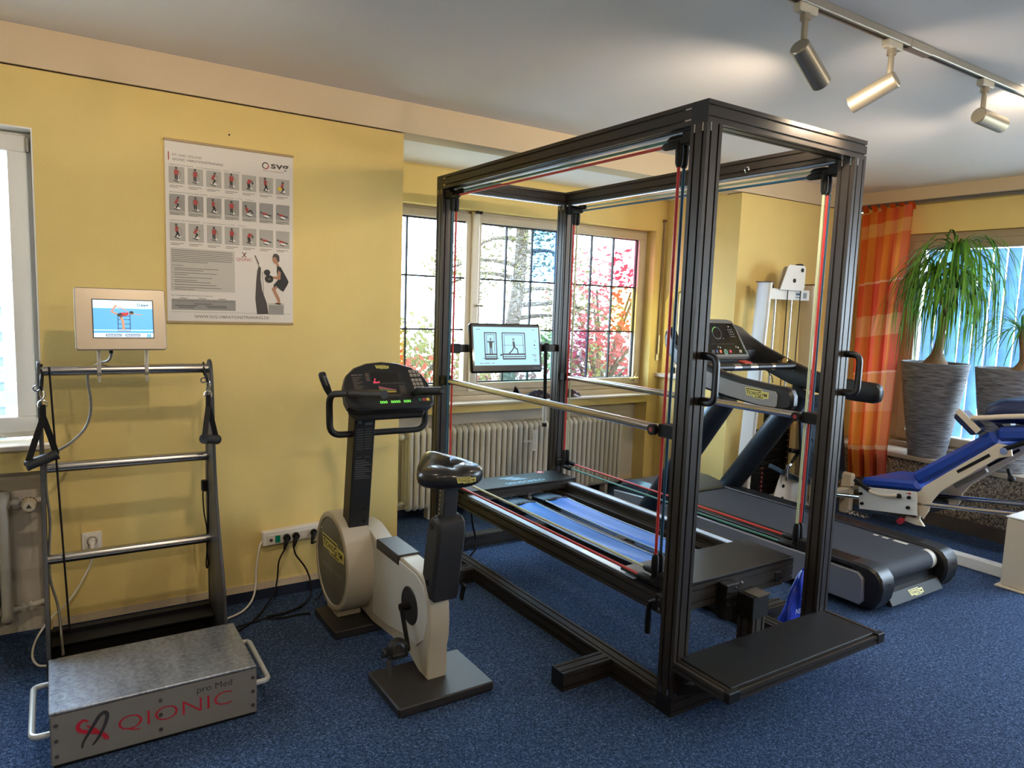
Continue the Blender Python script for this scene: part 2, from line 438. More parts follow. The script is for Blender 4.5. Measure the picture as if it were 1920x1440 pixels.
# walls behind the camera
struct(MB().box(XL - .2, XL, YB, 4.0, 0, CZ).build('wall_left', M_yellow))
struct(MB().box(XL - .2, 6.5, YB - .2, YB, 0, CZ).build('wall_front', M_white))
struct(MB().box(-.046, 1.657, 3.732, YW, .055, .092).build('baseboard_back', M_white))
struct(MB().box(-.046, 1.659, 3.730, 3.7395, 0, .055).build('baseboard_carpet', M_darkcarpet))
struct(MB().box(4.476, 5.74, 3.732, YW, .055, .092).build('baseboard_pillar', M_white))
# ------------------------------------------------------------------ windows
def sash(parent, x0, x1, z0, z1, y0, y1, fw, m, name='sash'):
    b = MB()
    b.box(x0, x1, y0, y1, z0, z0 + fw, .004).box(x0, x1, y0, y1, z1 - fw, z1, .004).box(x0, x0 + fw, y0, y1, z0 + fw, z1 - fw, .002).box(x1 - fw, x1, y0, y1, z0 + fw, z1 - fw, .002)
    return b.build(name, m, parent)
# left window (its right edge is in the picture)
w1 = struct(empty('window_1', (-.7, 3.86, .93)))
sash(w1, -1.40, -.058, .93, 2.27, 3.84, 3.90, .035, M_pvc, 'window_frame')
sash(w1, -1.385, -.075, .955, 2.255, 3.82, 3.885, .072, M_pvc, 'sash')
MB().box(-1.32, -.14, 3.85, 3.856, 1.02, 2.19).build('pane', G_clear, w1)
MB().cyl((-.073, 3.815, 2.185), (-.073, 3.815, 2.245), .009).build('hinge', mat('hinge_metal', S(190, 186, 180), .3, .9), w1)
MB().box(-.080, -.066, 3.806, 3.822, .965, 1.02, .002).build('hinge', M_pvc, w1)
struct(MB().box(-1.5, -.012, 3.69, 3.86, .893, .918, .004).build('trim_7', M_stone_sill))
# alcove window
w2 = struct(empty('window_2', (3.1, 4.72, .86)))
sash(w2, 1.80, 4.424, .90, 2.29, 4.71, 4.79, .04, M_oldwood, 'window_frame')
sash(w2, 1.83, 2.655, .94, 2.262, 4.69, 4.76, .055, M_oldwood)
sash(w2, 2.67, 3.515, .94, 2.262, 4.69, 4.76, .055, M_oldwood)
sash(w2, 3.525, 4.385, .94, 2.262, 4.69, 4.76, .06, M_oldwood)
MB().box(2.64, 2.70, 4.668, 4.70, .93, 2.28, .006).build('cover_strip', mat('bright_strip', S(228, 218, 200), .4), w2)
MB().box(2.655, 2.675, 4.64, 4.67, 2.262, 2.287, .004).box(2.685, 2.705, 4.64, 4.67, 2.262, 2.287, .004).build('hinge', M_lead, w2)
MB().box(1.80, 4.424, 4.69, 4.79, .86, .90).build('lower_rail', M_oldwood, w2)
cols1 = [1.885, 2.13, 2.375, 2.615]; cols2 = [2.735, 2.968, 3.209, 3.452]; cols3 = [3.585, 3.815, 4.053, 4.320]
rows = [1.000, 1.402, 1.788, 2.200]
tint = {(1, 2, 2): G_blue, (2, 2, 2): G_red, (2, 2, 1): G_amber, (2, 0, 0): G_violet, (1, 2, 0): G_teal, (1, 1, 0): G_text, (0, 0, 0): G_amber, (2, 1, 1): G_text, (1, 0, 1): G_text}
for si, cols in enumerate((cols1, cols2, cols3)):
    for ci in range(3):
        for ri in range(3):
            g = tint.get((si, ci, ri), G_text)
            if ri == 0 and ci == 1 and si == 1: g = G_teal
            MB().box(cols[ci] + .003, cols[ci + 1] - .003, 4.722, 4.728, rows[ri] + .003, rows[ri + 1] - .003).build('pane', g, w2)
    for c in cols: MB().box(c - .0055, c + .0055, 4.715, 4.735, rows[0], rows[3]).build('lead_bar', M_lead, w2)
    for r in rows: MB().box(cols[0], cols[3], 4.718, 4.732, r - .006, r + .006).build('lead_bar', M_lead, w2)
    # narrow coloured edge panes inside the sash
    for c0, c1 in ((cols[0] - .028, cols[0] - .006), (cols[3] + .006, cols[3] + .028)):
        MB().box(c0, c1, 4.722, 4.728, rows[0], rows[3]).build('pane', G_violet if si == 2 else G_teal, w2)
for hx, hz, hor in ((2.672, 1.585, 0), (4.352, 1.0, 1)):
    h = MB(); m_h = mat('handle_brass', S(205, 195, 170), .25, .8)
    h.cyl((hx, 4.67, hz), (hx, 4.695, hz), .02).tube([(hx, 4.655, hz), (hx - .055, 4.65, hz - .004), (hx - .10, 4.652, hz - .006)] if hor else [(hx, 4.655, hz), (hx + .03, 4.65, hz + .002), (hx + .06, 4.652, hz)], .009)
    h.box(hx - .012, hx + .012, 4.684, 4.692, hz - .045, hz + .045, .002)
    h.build('handle', m_h, w2)
struct(MB().box(1.80, 4.424, 4.555, 4.70, .845, .862, .003).build('trim_8', M_stone_sill))
# shutter belt on the alcove wall
bt = empty('shutter_belt', (4.51, 4.59, 1.17)); tag(bt, 'grey shutter pull belt with metal winder beside the alcove window', 'belt')
MB().box(4.500, 4.520, 4.586, 4.592, 1.22, 2.37).build('strap', mat('belt_grey_web', S(150, 128, 98), .8), bt)
MB().box(4.496, 4.526, 4.588, 4.601, 1.155, 1.21, .002).box(4.503, 4.519, 4.578, 4.59, 1.21, 1.38, .002).build('winder', mat('winder_metal', S(200, 195, 182), .35, .6), bt)
MB().box(4.494, 4.528, 4.58, 4.60, 2.365, 2.385, .002).build('guide', mat('brown_guide', S(110, 85, 60), .5), bt)
# little side window of the alcove
w3 = struct(empty('window_3', (4.66, 4.3, 1.05)))
b = MB()
b.box(4.66, 4.72, 4.05, 4.56, 1.045, 1.095).box(4.66, 4.72, 4.05, 4.56, 1.755, 1.80).box(4.66, 4.72, 4.05, 4.10, 1.045, 1.80).box(4.66, 4.72, 4.51, 4.56, 1.045, 1.80)
b.build('window_frame', M_pvc, w3)
MB().box(4.688, 4.692, 4.10, 4.51, 1.095, 1.755).build('pane', G_text, w3)
# right window front with wide panes
w4 = struct(empty('window_4', (6.17, 1.0, .515)))
b = MB()
b.box(6.13, 6.20, -1.6, 3.34, .515, .575, .004).box(6.13, 6.20, -1.6, 3.34, 2.25, 2.31, .004).box(6.13, 6.20, 3.28, 3.34, .575, 2.25, .002)
b.build('window_frame', M_rframe, w4)
ys = [3.28, 1.72, .10, -1.54]
for k in range(3):
    y1, y0 = ys[k], ys[k + 1]
    b = MB(); fw = .075
    b.box(6.115, 6.185, y0, y1, .575, .575 + fw, .006).box(6.115, 6.185, y0, y1, 2.25 - fw, 2.25, .006).box(6.115, 6.185, y0, y0 + fw, .575 + fw, 2.25 - fw, .003).box(6.115, 6.185, y1 - fw, y1, .575 + fw, 2.25 - fw, .003)
    b.build('sash', M_rframe, w4)
    MB().box(6.15, 6.156, y0 + fw, y1 - fw, .575 + fw, 2.25 - fw).build('pane', G_clear, w4)
struct(MB().box(6.05, 6.13, -1.6, 3.30, .515, .56, .003).build('trim_9', mat('weathered_sill_board', S(140, 128, 112), .5, var=.1)))
# ------------------------------------------------------------------ dark aluminium training frame
M_alu = brushed('dark_bronze_aluminium', S(62, 57, 53), .36, 2, 30)
M_alu.node_tree.nodes['Principled BSDF'].inputs['Metallic'].default_value = .45
M_blk = mat('matt_black', S(14, 14, 15), .55, spec=.3, var=.1)
M_cap = mat('end_cap_plastic', S(22, 22, 25), .42)
M_steel = mat('polished_steel', S(178, 176, 174), .22, 1.0, var=0)
M_chrome = mat('chrome', S(225, 222, 218), .12, 1.0, var=0)
M_plate = mat('dark_platform_board', S(26, 25, 27), .38, spec=.4, var=.08)
def belt_mat():
    m = mat('blue_vinyl_belt', S(14, 104, 204), .42, spec=.25, coat=.0, var=0.1, vs=6)
    return m
M_belt = belt_mat()
M_red = mat('red_cord', S(196, 50, 46), .45); M_green = mat('sea_green_cord', S(70, 128, 116), .45)
M_pale = mat('pale_green_cord', S(196, 206, 168), .45); M_blue = mat('petrol_cord', S(28, 82, 110), .45)
M_strip = mat('clear_strip_sheen', S(176, 198, 226), .38, .0, var=.02, coat=.1)  # bluish white of the reflected window put into the strip colour
M_led = mat('lit_led_strip', S(245, 248, 255), .4, emit=(.9, .95, 1, 1), es=1.6)
def profile(w, h, nw, nh, g=.008, d=.010):
    # outline of a slotted extrusion, nw slots on the w sides, nh on the h sides
    pts = []
    def side(p, q, n):
        p = Vector(p); q = Vector(q); L = (q - p).length; t = (q - p) / L; nn = Vector((-t.y, t.x))
        out = [p]
        for k in range(n):
            c = L * (k + .5) / n; c = L * ((.25 + .5 * k) if n == 2 else .5)
            a, b = p + t * (c - g / 2), p + t * (c + g / 2)
            out += [a, a + nn * d, b + nn * d, b]
        return out
    c = [(-w / 2, -h / 2), (w / 2, -h / 2), (w / 2, h / 2), (-w / 2, h / 2)]
    pts += side(c[0], c[1], nw) + side(c[1], c[2], nh) + side(c[2], c[3], nw) + side(c[3], c[0], nh)
    return [(q.x, q.y) for q in pts]
def ext(axis, lo, hi, a, b, w=.08, h=.08, nw=2, nh=2):
    pl = {'x': 'yz', 'y': 'xz', 'z': 'xy'}[axis]
    return MB().prism([(a + x, b + y) for x, y in profile(w, h, nw, nh)], pl, lo, hi)
TF = empty('training_frame', (2.5, 2.92, 0)); tag(TF, 'tall dark aluminium frame trainer with blue belts, red cords and touch screen', 'frame trainer')
X0, X1, Y0, Y1, HH = 2.0, 3.0, 1.85, 4.0, 2.362
for x in (X0 + .04, X1 - .04):
    for y in (Y0 + .04, Y1 - .04):
        po = ext('z', .08, HH - .08, x, y).build('post', M_alu, TF)
        for zz in (.08, HH - .08):      # bright screws in the slot ends
            s = 1 if zz < 1 else -1
            b = MB()
            for dy in (-.02, .02): b.box(x - .0408, x - .037, y + dy - .0025, y + dy + .0025, zz, zz + s * .03)
            for dx in (-.02,): b.box(x + dx - .0025, x + dx + .0025, y - .0408, y - .037, zz, zz + s * .03)
            b.build('slot_screw', M_chrome, po)
for z in (.04, HH - .04):
    for y in (Y0 + .04, Y1 - .04):
        bm_ = ext('x', X0 + .004, X1, y, z).build('cross_beam', M_alu, TF)
        MB().box(X0 - .0005, X0 + .005, y - .0405, y + .0405, z - .0405, z + .0405, .001).build('end_cap', M_cap, bm_)
    for x in (X0 + .04, X1 - .04):
        bm_ = ext('y', Y0 + .08, Y1 - .08, x, z).build('side_beam', M_alu, TF)
        b = MB(); sx_ = x - .0408 if x < 2.5 else x + .037
        for yy in (Y0 + .08, Y1 - .11):
            for dz in (-.02, .02): b.box(sx_, sx_ + .0038, yy, yy + .03, z + dz - .0025, z + dz + .0025)
        b.build('slot_screw', M_chrome, bm_)
# clear strips under the top beams, led strip at the back
for x in (X0 + .06, X1 - .06): MB().box(x - .012, x + .012, Y0 + .10, Y1 - .14, HH - .088, HH - .080, .002).build('edge_strip', M_strip, TF)
ld = MB().box(X0 + .10, X1 - .10, Y1 - .068, Y1 - .054, HH - .0865, HH - .080).build('led_strip', M_strip, TF)
led = MB()
for k in range(46): led.box(X0 + .115 + k * .0168, X0 + .122 + k * .0168, Y1 - .066, Y1 - .056, HH - .0882, HH - .0862)
led.build('led', M_led, ld)
led = MB()
for k in range(60): led.box(X1 - .066, X1 - .056, Y1 - .16 - k * .016, Y1 - .153 - k * .016, HH - .0895, HH - .0882)
led.build('led', M_led, TF)
# floor stubs
for y in (2.25, 3.45):
    for x0, x1 in ((1.74, 2.0), (3.0, 3.24)):
        st = ext('x', x0 + .003 if x0 < 2 else x0, x1 if x0 < 2 else x1 - .003, y, .04, .08, .08).build('floor_stub', M_alu, TF)
        xe = x0 if x0 < 2 else x1 - .003
        MB().box(xe, xe + .003, y - .0405, y + .0405, .0, .08).build('end_cap', M_cap, st)
# bed
for x, sg in ((2.12, 1), (2.88, -1)):
    be = ext('y', 1.99, 3.92, x, .388, .08, .084).build('bed_beam', M_alu, TF)
    MB().box(x - .030, x + .008, 2.19, 3.70, .4305, .438, .002).build('edge_strip', M_strip, be)
    ext('y', 2.0, 3.92, x + sg * .065, .36, .05, .05, 1, 1).build('inner_rail', M_alu, TF)
for y0, y1, nm in ((1.985, 2.275, 'front_platform'), (3.665, 3.915, 'back_platform')):
    pf = MB().box(2.085, 2.915, y0, y1, .448, .462, .003).build(nm, M_plate, TF)
    ext('x', 2.085, 2.915, y0 + .02 if y0 < 3 else y0 + .02, .425, .04, .045, 1, 1).build('platform_beam', M_alu, pf)
    if y0 < 3:
        ext('x', 2.16, 2.84, y0 + .03, .372, .06, .06, 1, 1).build('platform_beam', M_alu, pf)
        for x in (2.20, 2.80): MB().box(x - .02, x + .02, y0 - .004, y0 + .02, .36, .41, .003).build('hinge_block', M_blk, pf)
    else:
        pr = Print((2.40, y0 + .02, .462), (1, 0, 0), (0, 1, 0))
        mt = mat('pale_print', S(150, 190, 220), .5)
        pr.text('SENSOPRO', .0, .02, .055, mt, w=.30, bold=.012)
        for k in range(3): pr.poly([(.07 + .03 * (2 - k) - .03, .10 + k * .030), (.18 + .03 * (2 - k) - .03, .10 + k * .030), (.16 + .03 * (2 - k) - .03, .118 + k * .030), (.05 + .03 * (2 - k) - .03, .118 + k * .030)], mt)
        pr.rect(.36, .19, .05, .05, mat('red_print', S(200, 40, 60), .5)); mw = mat('white_print', S(240, 240, 240), .5)
        pr.rect(.379, .198, .012, .034, mw, 2).rect(.368, .209, .034, .012, mw, 2)
        pr.build(pf)
for x0, x1 in ((2.292, 2.458), (2.535, 2.702)):
    def fn(u, v, x0=x0, x1=x1):
        y = 2.285 + u * 1.185; x = x0 + (x1 - x0) * v; k = (u - .5) * 2; w_ = (v - .5) * 2
        return (x, y, .386 + .014 * k * k - .012 * (1 - k * k) * (1 - w_ * w_) + .004 * math.sin(7 * v + 3 * u))
    b = MB().grid(fn, 24, 8)
    bl = b.build('belt', M_belt, TF)
    b = MB()
    for xx in (x0, x1): b.tube([fn(i / 24, 0 if xx == x0 else 1) for i in range(25)], .0045, 6)
    b.build('belt_hem', mat('pale_hem', S(150, 185, 215), .4), bl)
    MB().box(x0 - .01, x1 + .005, 3.47, 3.495, .384, .404, .003).build('clamp_bar', M_blk, TF)
    bb = MB()
    for k in range(5): bb.cyl((x0 + .02 + k * .03, 3.482, .404), (x0 + .02 + k * .03, 3.482, .409), .005, n=8)
    bb.build('clamp_bolt', M_chrome, TF)
    MB().grid(lambda u, v, x0=x0, x1=x1: (x0 + (x1 - x0) * v, 3.495 + u * .17, .40 - .015 * u + .006 * math.sin(math.pi * v)), 6, 6).build('spring_flap', mat('dark_blue_flap', S(24, 62, 92), .5), TF)
ext('y', 2.28, 3.66, 2.497, .352, .05, .05, 1, 1).build('centre_rail', M_alu, TF)
ext('x', 2.16, 2.84, 3.52, .345, .05, .05, 1, 1).build('spring_beam', M_alu, TF)
# pedestal below the front platform
ext('z', .08, .315, 2.515, 1.895, .08, .08).build('pedestal', M_alu, TF)
MB().box(2.458, 2.565, 1.848, 1.945, .300, .402, .004).box(2.385, 2.47, 1.93, 1.985, .31, .44, .004).cyl((2.42, 1.955, .285), (2.42, 1.955, .35), .04, n=14).build('height_clamp', M_blk, TF)
MB().bar((2.475, 1.875, .404), (2.555, 1.875, .407), .075, .004, (0, 0, 1)).build('clamp_plate', mat('dull_plate', S(92, 86, 76), .5, .5), TF)
for p in ((2.50, 1.945, .428), (2.44, 1.928, .42), (2.452, 1.928, .385), (2.452, 1.928, .35), (2.452, 1.928, .325), (2.40, 1.928, .405), (2.40, 1.928, .35)): MB().cyl((p[0], p[1] + .004, p[2]), (p[0], p[1] - .003, p[2]), .006, n=8).build('bolt', M_chrome, TF)
# step in front
MB().box(2.04, 2.97, 1.60, 1.86, .226, .238, .002).build('step_board', M_blk, TF)
ext('x', 2.06, 3.0, 1.592, .214, .03, .036, 1, 1).build('step_rim', M_alu, TF)
for x in (2.02, 2.985): ext('y', 1.578, 1.852, x, .214, .04, .036, 1, 1).build('step_rim', M_alu, TF)
MB().box(2.0, 2.062, 1.574, 1.602, .194, .236, .003).build('step_corner', M_blk, TF)
MB().box(2.955, 3.006, 1.574, 1.602, .194, .240, .003).build('step_corner', M_blk, TF)
for x in (2.05, 2.95): MB().bar((x, 1.70, .195), (x, 1.852, .10), .04, .03).build('step_bracket', M_blk, TF)
# hand rails with clamps
for x in (X0 + .04, X1 - .04):
    rl = MB().cyl((x, 1.99, 1.126), (x, 3.90, 1.120), .0175, n=20).build('hand_rail', M_steel, TF)
    b = MB().box(x - .03, x + .03, 1.93, 2.02, 1.10, 1.152, .004).box(x - .03, x + .03, 3.86, 3.92, 1.095, 1.15, .004)
    b.build('rail_clamp', M_blk, rl)
    MB().cyl((x - .03, 2.035, 1.126), (x - .052, 2.035, 1.126), .022, n=16).build('clamp_knob', M_blk, rl)
    MB().cyl((x - .0525, 2.035, 1.126), (x - .054, 2.035, 1.126), .010, n=12).build('knob_cap', mat('red_cap', S(150, 40, 40), .4), rl)
# D handles on the front posts
for x in (X0 + .055, X1 - .025):
    MB().tube(fillet([(x, 1.852, 1.435), (x, 1.782, 1.435), (x, 1.782, 1.262), (x, 1.852, 1.262)], .035), .0135, 10, flat=1.25).build('grip_handle', M_cap, TF)
# pulleys and cords
def pulley_pair(x, y, top, inward):
    b = MB(); z = 2.245 if top else .515; s = -1 if top else 1
    b.box(x - .028, x + .028, y - .028 * 1, y + .028, z - .022, z + .030, .006)
    for dx in (-.014, .014):
        yy = y + inward * .045
        b.tube([(x + dx, yy, z - .02 * -s * 0), (x + dx, yy, z + s * .035), (x + dx, yy, z + s * .085), (x + dx, yy, z + s * .10)], [.012, .017, .0155, .010], 10)
        b.tube([(x + dx, y + inward * .03, z + dx), (x + dx, y + inward * .075, z + dx), (x + dx, y + inward * .12, z + dx), (x + dx, y + inward * .135, z + dx)], [.010, .016, .015, .009], 10)
    b.box(x - .024, x + .024, y - .01, y + inward * .06, z - .012, z + .012, .004)
    return b.build('pulley_block', M_blk, TF)
for x, cols in ((X0 + .04, (M_red, M_blue)), (X1 - .04, (M_pale, M_red))):
    for y, inw in ((Y0 + .11, 1), (Y1 - .11, -1)):
        pulley_pair(x, y, True, inw); pulley_pair(x, y, False, inw)
        for dx, m_ in zip((-.014, .014), cols if inw > 0 else cols[::-1]):
            yy = y + inw * .045
            MB().cyl((x + dx, yy, .61), (x + dx, yy, 2.15), .0062, n=8).build('cord', m_, TF)
        if x > 2.5 and inw > 0: MB().cyl((x + .03, y + .045, .61), (x + .03, y + .045, 2.15), .0062, n=8).build('cord', M_blue, TF)
    for z, cc in ((2.245, (M_red, M_green) if x < 2.5 else (M_blue, M_pale)), (.515, (M_red, M_pale) if x < 2.5 else (M_green, M_red))):
        for dx, m_ in zip((-.014, .014), cc):
            MB().cyl((x + dx, Y0 + .24, z + dx), (x + dx, Y1 - .24, z + dx), .0062, n=8).build('cord', m_, TF)
# height lever
MB().tube([(2.075, 1.99, .41), (2.062, 2.03, .40), (2.062, 2.055, .385), (2.062, 2.062, .36), (2.062, 2.062, .31), (2.062, 2.062, .25)], [.012, .012, .011, .010, .014, .013], 10).box(2.05, 2.085, 1.96, 2.02, .37, .44, .004).build('height_lever', M_blk, TF)
b = MB()
for z in (.425, .385): b.cyl((2.05, 1.99, z), (2.046, 1.99, z), .007, n=10)
b.build('bolt', M_chrome, TF)
# foot switch and power lead below the bed
MB().tube(spl([(2.13, 3.70, .35), (2.14, 3.69, .25), (2.17, 3.70, .16), (2.13, 3.62, .12), (2.08, 3.60, .082)]), .006, 8).build('power_lead', M_blk, TF)
MB().obox((2.13, 3.82, .115), ((.9, .3, 0), (-.3, .9, 0), (0, 0, 1)), (.022, .030, .034), .006).build('adjuster', M_blk, TF)
# rear crossbar with touch screen
MB().box(2.08, 2.92, 3.945, 3.975, 1.29, 1.34, .004).build('screen_bar', M_alu, TF)
MB().box(2.10, 2.16, 3.93, 3.98, 1.285, 1.345, .006).build('bar_clamp', M_blk, TF)
n_ = Vector((-.04, -.97, .16)).normalized(); r_ = Vector((1, -.04, 0)).normalized(); u_ = n_.cross(r_) * -1
if u_.z < 0: u_ = -u_
r_ = u_.cross(n_); c_ = Vector((2.478, 3.905, 1.318))
scn = MB().obox(c_, (r_, u_, n_), (.268, .160, .018), .012).build('touch_screen', mat('black_bezel', S(14, 14, 15), .25, coat=.4), TF)
MB().obox(c_ - n_ * .022, (r_, u_, n_), (.260, .152, .012), .008).build('screen_back', mat('silver_back', S(190, 196, 205), .4), scn)
MB().bar(c_ - n_ * .03, c_ - n_ * .03 + Vector((0, .05, 0)), .1, .1).build('screen_mount', M_blk, scn)
E_scr = mat('screen_pale_blue', S(150, 200, 222), .3, emit=S(168, 214, 234), es=.62)
E_dk = mat('screen_dark_ink', S(58, 58, 60), .4, emit=S(58, 58, 60), es=.5)
E_md = mat('screen_grey_ink', S(110, 116, 118), .4, emit=S(110, 116, 118), es=.5)
pr = Print(c_ + n_ * .018, r_, u_, .0005)
pr.rect(-.245, -.112, .490, .248, E_scr)
def rig(x0, x1, y0, y1):
    for xx in (x0, x1): pr.stroke([(xx, y0), (xx, y1)], .007, E_dk, 2)
    pr.stroke([(x0 + .014, y0 + .04), (x0 + .014, y1 - .012), (x1 - .014, y1 - .012), (x1 - .014, y0 + .04)], .003, E_dk, 2)
    pr.stroke([(x0, y1), (x1, y1)], .007, E_dk, 2); pr.rect(x0, y0 - .004, x1 - x0, .010, E_dk, 2); pr.rect(x0, y0 + .026, x1 - x0, .010, E_dk, 2); pr.rect(x0, y0 + .012, x1 - x0, .006, E_dk, 2)
rig(-.165, -.080, -.072, .098); rig(-.035, .135, -.072, .098)
pr.stroke([(-.035, .018), (.135, .018)], .003, E_md, 2); pr.stroke([(-.18, -.066), (-.065, -.066)], .004, E_dk, 2); pr.poly([(-.062, -.05), (-.035, -.05), (-.045, -.035)], E_dk, 2)
pr.ell(-.122, .056, .007, .010, E_md, 3).stroke([(-.145, .040), (-.100, .040)], .008, E_dk, 3).poly([(-.135, .040), (-.109, .040), (-.113, -.0), (-.131, .0)], E_dk, 3).stroke([(-.128, .0), (-.129, -.036)], .007, E_dk, 3).stroke([(-.116, .0), (-.115, -.036)], .007, E_dk, 3)
pr.ell(.048, .056, .007, .010, E_md, 3).poly([(.040, .042), (.056, .042), (.060, .004), (.044, .004)], E_dk, 3).stroke([(.050, .004), (.034, -.018), (.012, -.036)], .008, E_dk, 3).stroke([(.055, .004), (.076, -.008), (.078, -.036)], .008, E_dk, 3)
pr.poly([(.205, .010), (.205, .026), (.217, .018)], E_dk, 2)
for x, y, w_ in ((-.225, .118, .03), (.195, .118, .02), (.21, .044, .012), (.208, -.006, .012), (.185, -.048, .036), (.20, -.058, .02), (.20, -.078, .022), (.205, -.088, .016), (-.205, -.100, .02), (-.175, -.100, .042), (-.118, -.100, .018)): pr.rect(x, y, w_, .004, E_md, 2)
pr.rect(.19, -.135, .05, .003, mat('bezel_print', S(120, 120, 120), .5)); pr.rect(-.215, -.14, .008, .006, MATS['bezel_print'])
pr.build(scn)
# swinging stick that hangs from the rear crossbar
st = MB().cyl((2.815, 3.93, 1.33), (2.825, 3.93, .92), .013, n=12).build('hanging_pole', M_blk, TF)
MB().cyl((2.825, 3.93, .92), (2.829, 3.93, .80), .014, n=12).build('pole_sleeve', mat('white_sleeve', S(200, 200, 200), .4), st)
MB().cyl((2.829, 3.93, .80), (2.830, 3.93, .775), .017, n=12).build('pole_foot', M_blk, st)
MB().box(2.80, 2.85, 3.925, 3.98, 1.30, 1.35, .01).build('pole_hook', M_blk, st)
# eyelet on the right top beam
MB().lathe([(.012, 0), (.016, .004), (.012, .008), (.009, .004), (.012, 0)], (X1 - .0815, 2.42, HH - .055), 20, (-1, 0, 0), cap=False).build('eyelet', M_chrome, TF)
# ------------------------------------------------------------------ vibration trainer with ladder frame
M_boxwhite = mat('brushed_silver_panel', S(140, 134, 126), .42, .35, var=.06, vs=8)
M_side = mat('charcoal_side_plate', S(58, 60, 64), .42, .25, var=.06)
def plate_mat():
    m = mat('galvanised_plate', S(150, 152, 156), .42, .75, var=0)
    nt = m.node_tree; b = nt.nodes['Principled BSDF']; tc = nt.nodes.new('ShaderNodeTexCoord')
    n = nt.nodes.new('ShaderNodeTexNoise'); n.inputs['Scale'].default_value = 60; n.inputs['Detail'].default_value = 8; n.inputs['Roughness'].default_value = .8
    n2 = nt.nodes.new('ShaderNodeTexNoise'); n2.inputs['Scale'].default_value = 5; n2.inputs['Detail'].default_value = 4
    mp = nt.nodes.new('ShaderNodeMapping'); mp.inputs['Scale'].default_value = (2.2, .35, 1)
    a = nt.nodes.new('ShaderNodeMath'); a.operation = 'MULTIPLY_ADD'; a.inputs[1].default_value = .6
    cr = nt.nodes.new('ShaderNodeValToRGB'); e = cr.color_ramp.elements
    e[0].position = .52; e[0].color = S(78, 82, 92); e[1].position = 1.0; e[1].color = S(176, 182, 194)
    nt.links.new(tc.outputs['Object'], n.inputs[0]); nt.links.new(tc.outputs['Object'], mp.inputs[0]); nt.links.new(mp.outputs[0], n2.inputs[0])
    nt.links.new(n2.outputs[0], a.inputs[0]); nt.links.new(n.outputs[0], a.inputs[2]); nt.links.new(a.outputs[0], cr.inputs[0]); nt.links.new(cr.outputs[0], b.inputs['Base Color'])
    return m
M_galv = plate_mat()
VT = empty('vibration_trainer', (.27, 3.0, 0)); tag(VT, 'silver vibration platform with dark ladder frame below the poster', 'vibration trainer')
bx = MB().box(-.052, .612, 2.66, 3.062, .012, .188, .004).build('platform_box', M_boxwhite, VT)
MB().box(-.045, .605, 2.67, 3.055, 0, .014).build('plinth', M_blk, bx)
MB().box(-.047, .607, 2.664, 3.064, .188, .193).build('seam', M_blk, bx)
MB().box(-.055, .610, 2.655, 3.068, .193, .204, .003).build('standing_plate', M_galv, VT)
MB().box(-.030, .585, 3.064, 3.078, .185, .200, .002).build('rear_rim', M_boxwhite, bx)
sc_ = [(x, z) for x in (-.035, .28, .597) for z in (.045, .10, .155)]
for x, z in sc_: MB().cyl((x, 2.661, z), (x, 2.657, z), .0065, n=10).build('screw', mat('panel_screw', S(96, 94, 92), .4, .7), bx)
for x, sg in ((-.052, -1), (.612, 1)):
    MB().tube(fillet([(x, 2.69, .115), (x + sg * .052, 2.69, .115), (x + sg * .052, 3.03, .125), (x, 3.03, .125)], .03), .0105, 10).build('carry_handle', mat('pale_handle', S(188, 190, 188), .4, .3), VT)
pr = Print((0, 2.66, 0), (1, 0, 0), (0, 0, 1), .0006)
M_qr = mat('wine_red_print', S(176, 30, 48), .5); M_qd = mat('charcoal_print', S(52, 50, 52), .5)
def ribbon(pr, path, ox, oy, s, wmin, wmax, m, k):
    pts = spl([(x, y, 0) for x, y in path], 6); n = len(pts)
    L = []; R = []
    for q, p in enumerate(pts):
        t = (pts[min(q + 1, n - 1)] - pts[max(q - 1, 0)]).normalized(); w = (wmin + (wmax - wmin) * math.sin(math.pi * q / (n - 1)) ** .8) * .5
        L.append((ox + (p.x - t.y * w) * s, oy + (p.y + t.x * w) * s)); R.append((ox + (p.x + t.y * w) * s, oy + (p.y - t.x * w) * s))
    for q in range(n - 1): pr.poly([L[q], R[q], R[q + 1], L[q + 1]], m, k)
def mark(ox, oy, s):
    ribbon(pr, [(.36, .84), (.20, .93), (.05, .80), (.06, .62), (.22, .50), (.50, .40), (.76, .28), (.92, .10), (.95, -.02)], ox, oy, s, .05, .15, M_qr, 1)
    ribbon(pr, [(.30, .70), (.44, .60), (.62, .42), (.80, .18), (.88, .0)], ox, oy, s, .03, .10, M_qr, 2)
    ribbon(pr, [(.14, -.10), (.20, .14), (.38, .44), (.55, .72), (.70, .96), (.86, 1.06), (.95, .94), (.90, .66), (.74, .30), (.56, .02), (.46, -.08)], ox, oy, s, .05, .13, M_qd, 3)
mark(.024, .062, .095)
pr.text('QIONIC', .146, .076, .078, M_qr, w=.375, bold=-.014)
pr.text('pro Med', .400, .148, .034, M_qd, w=.122)
pr.build(bx)
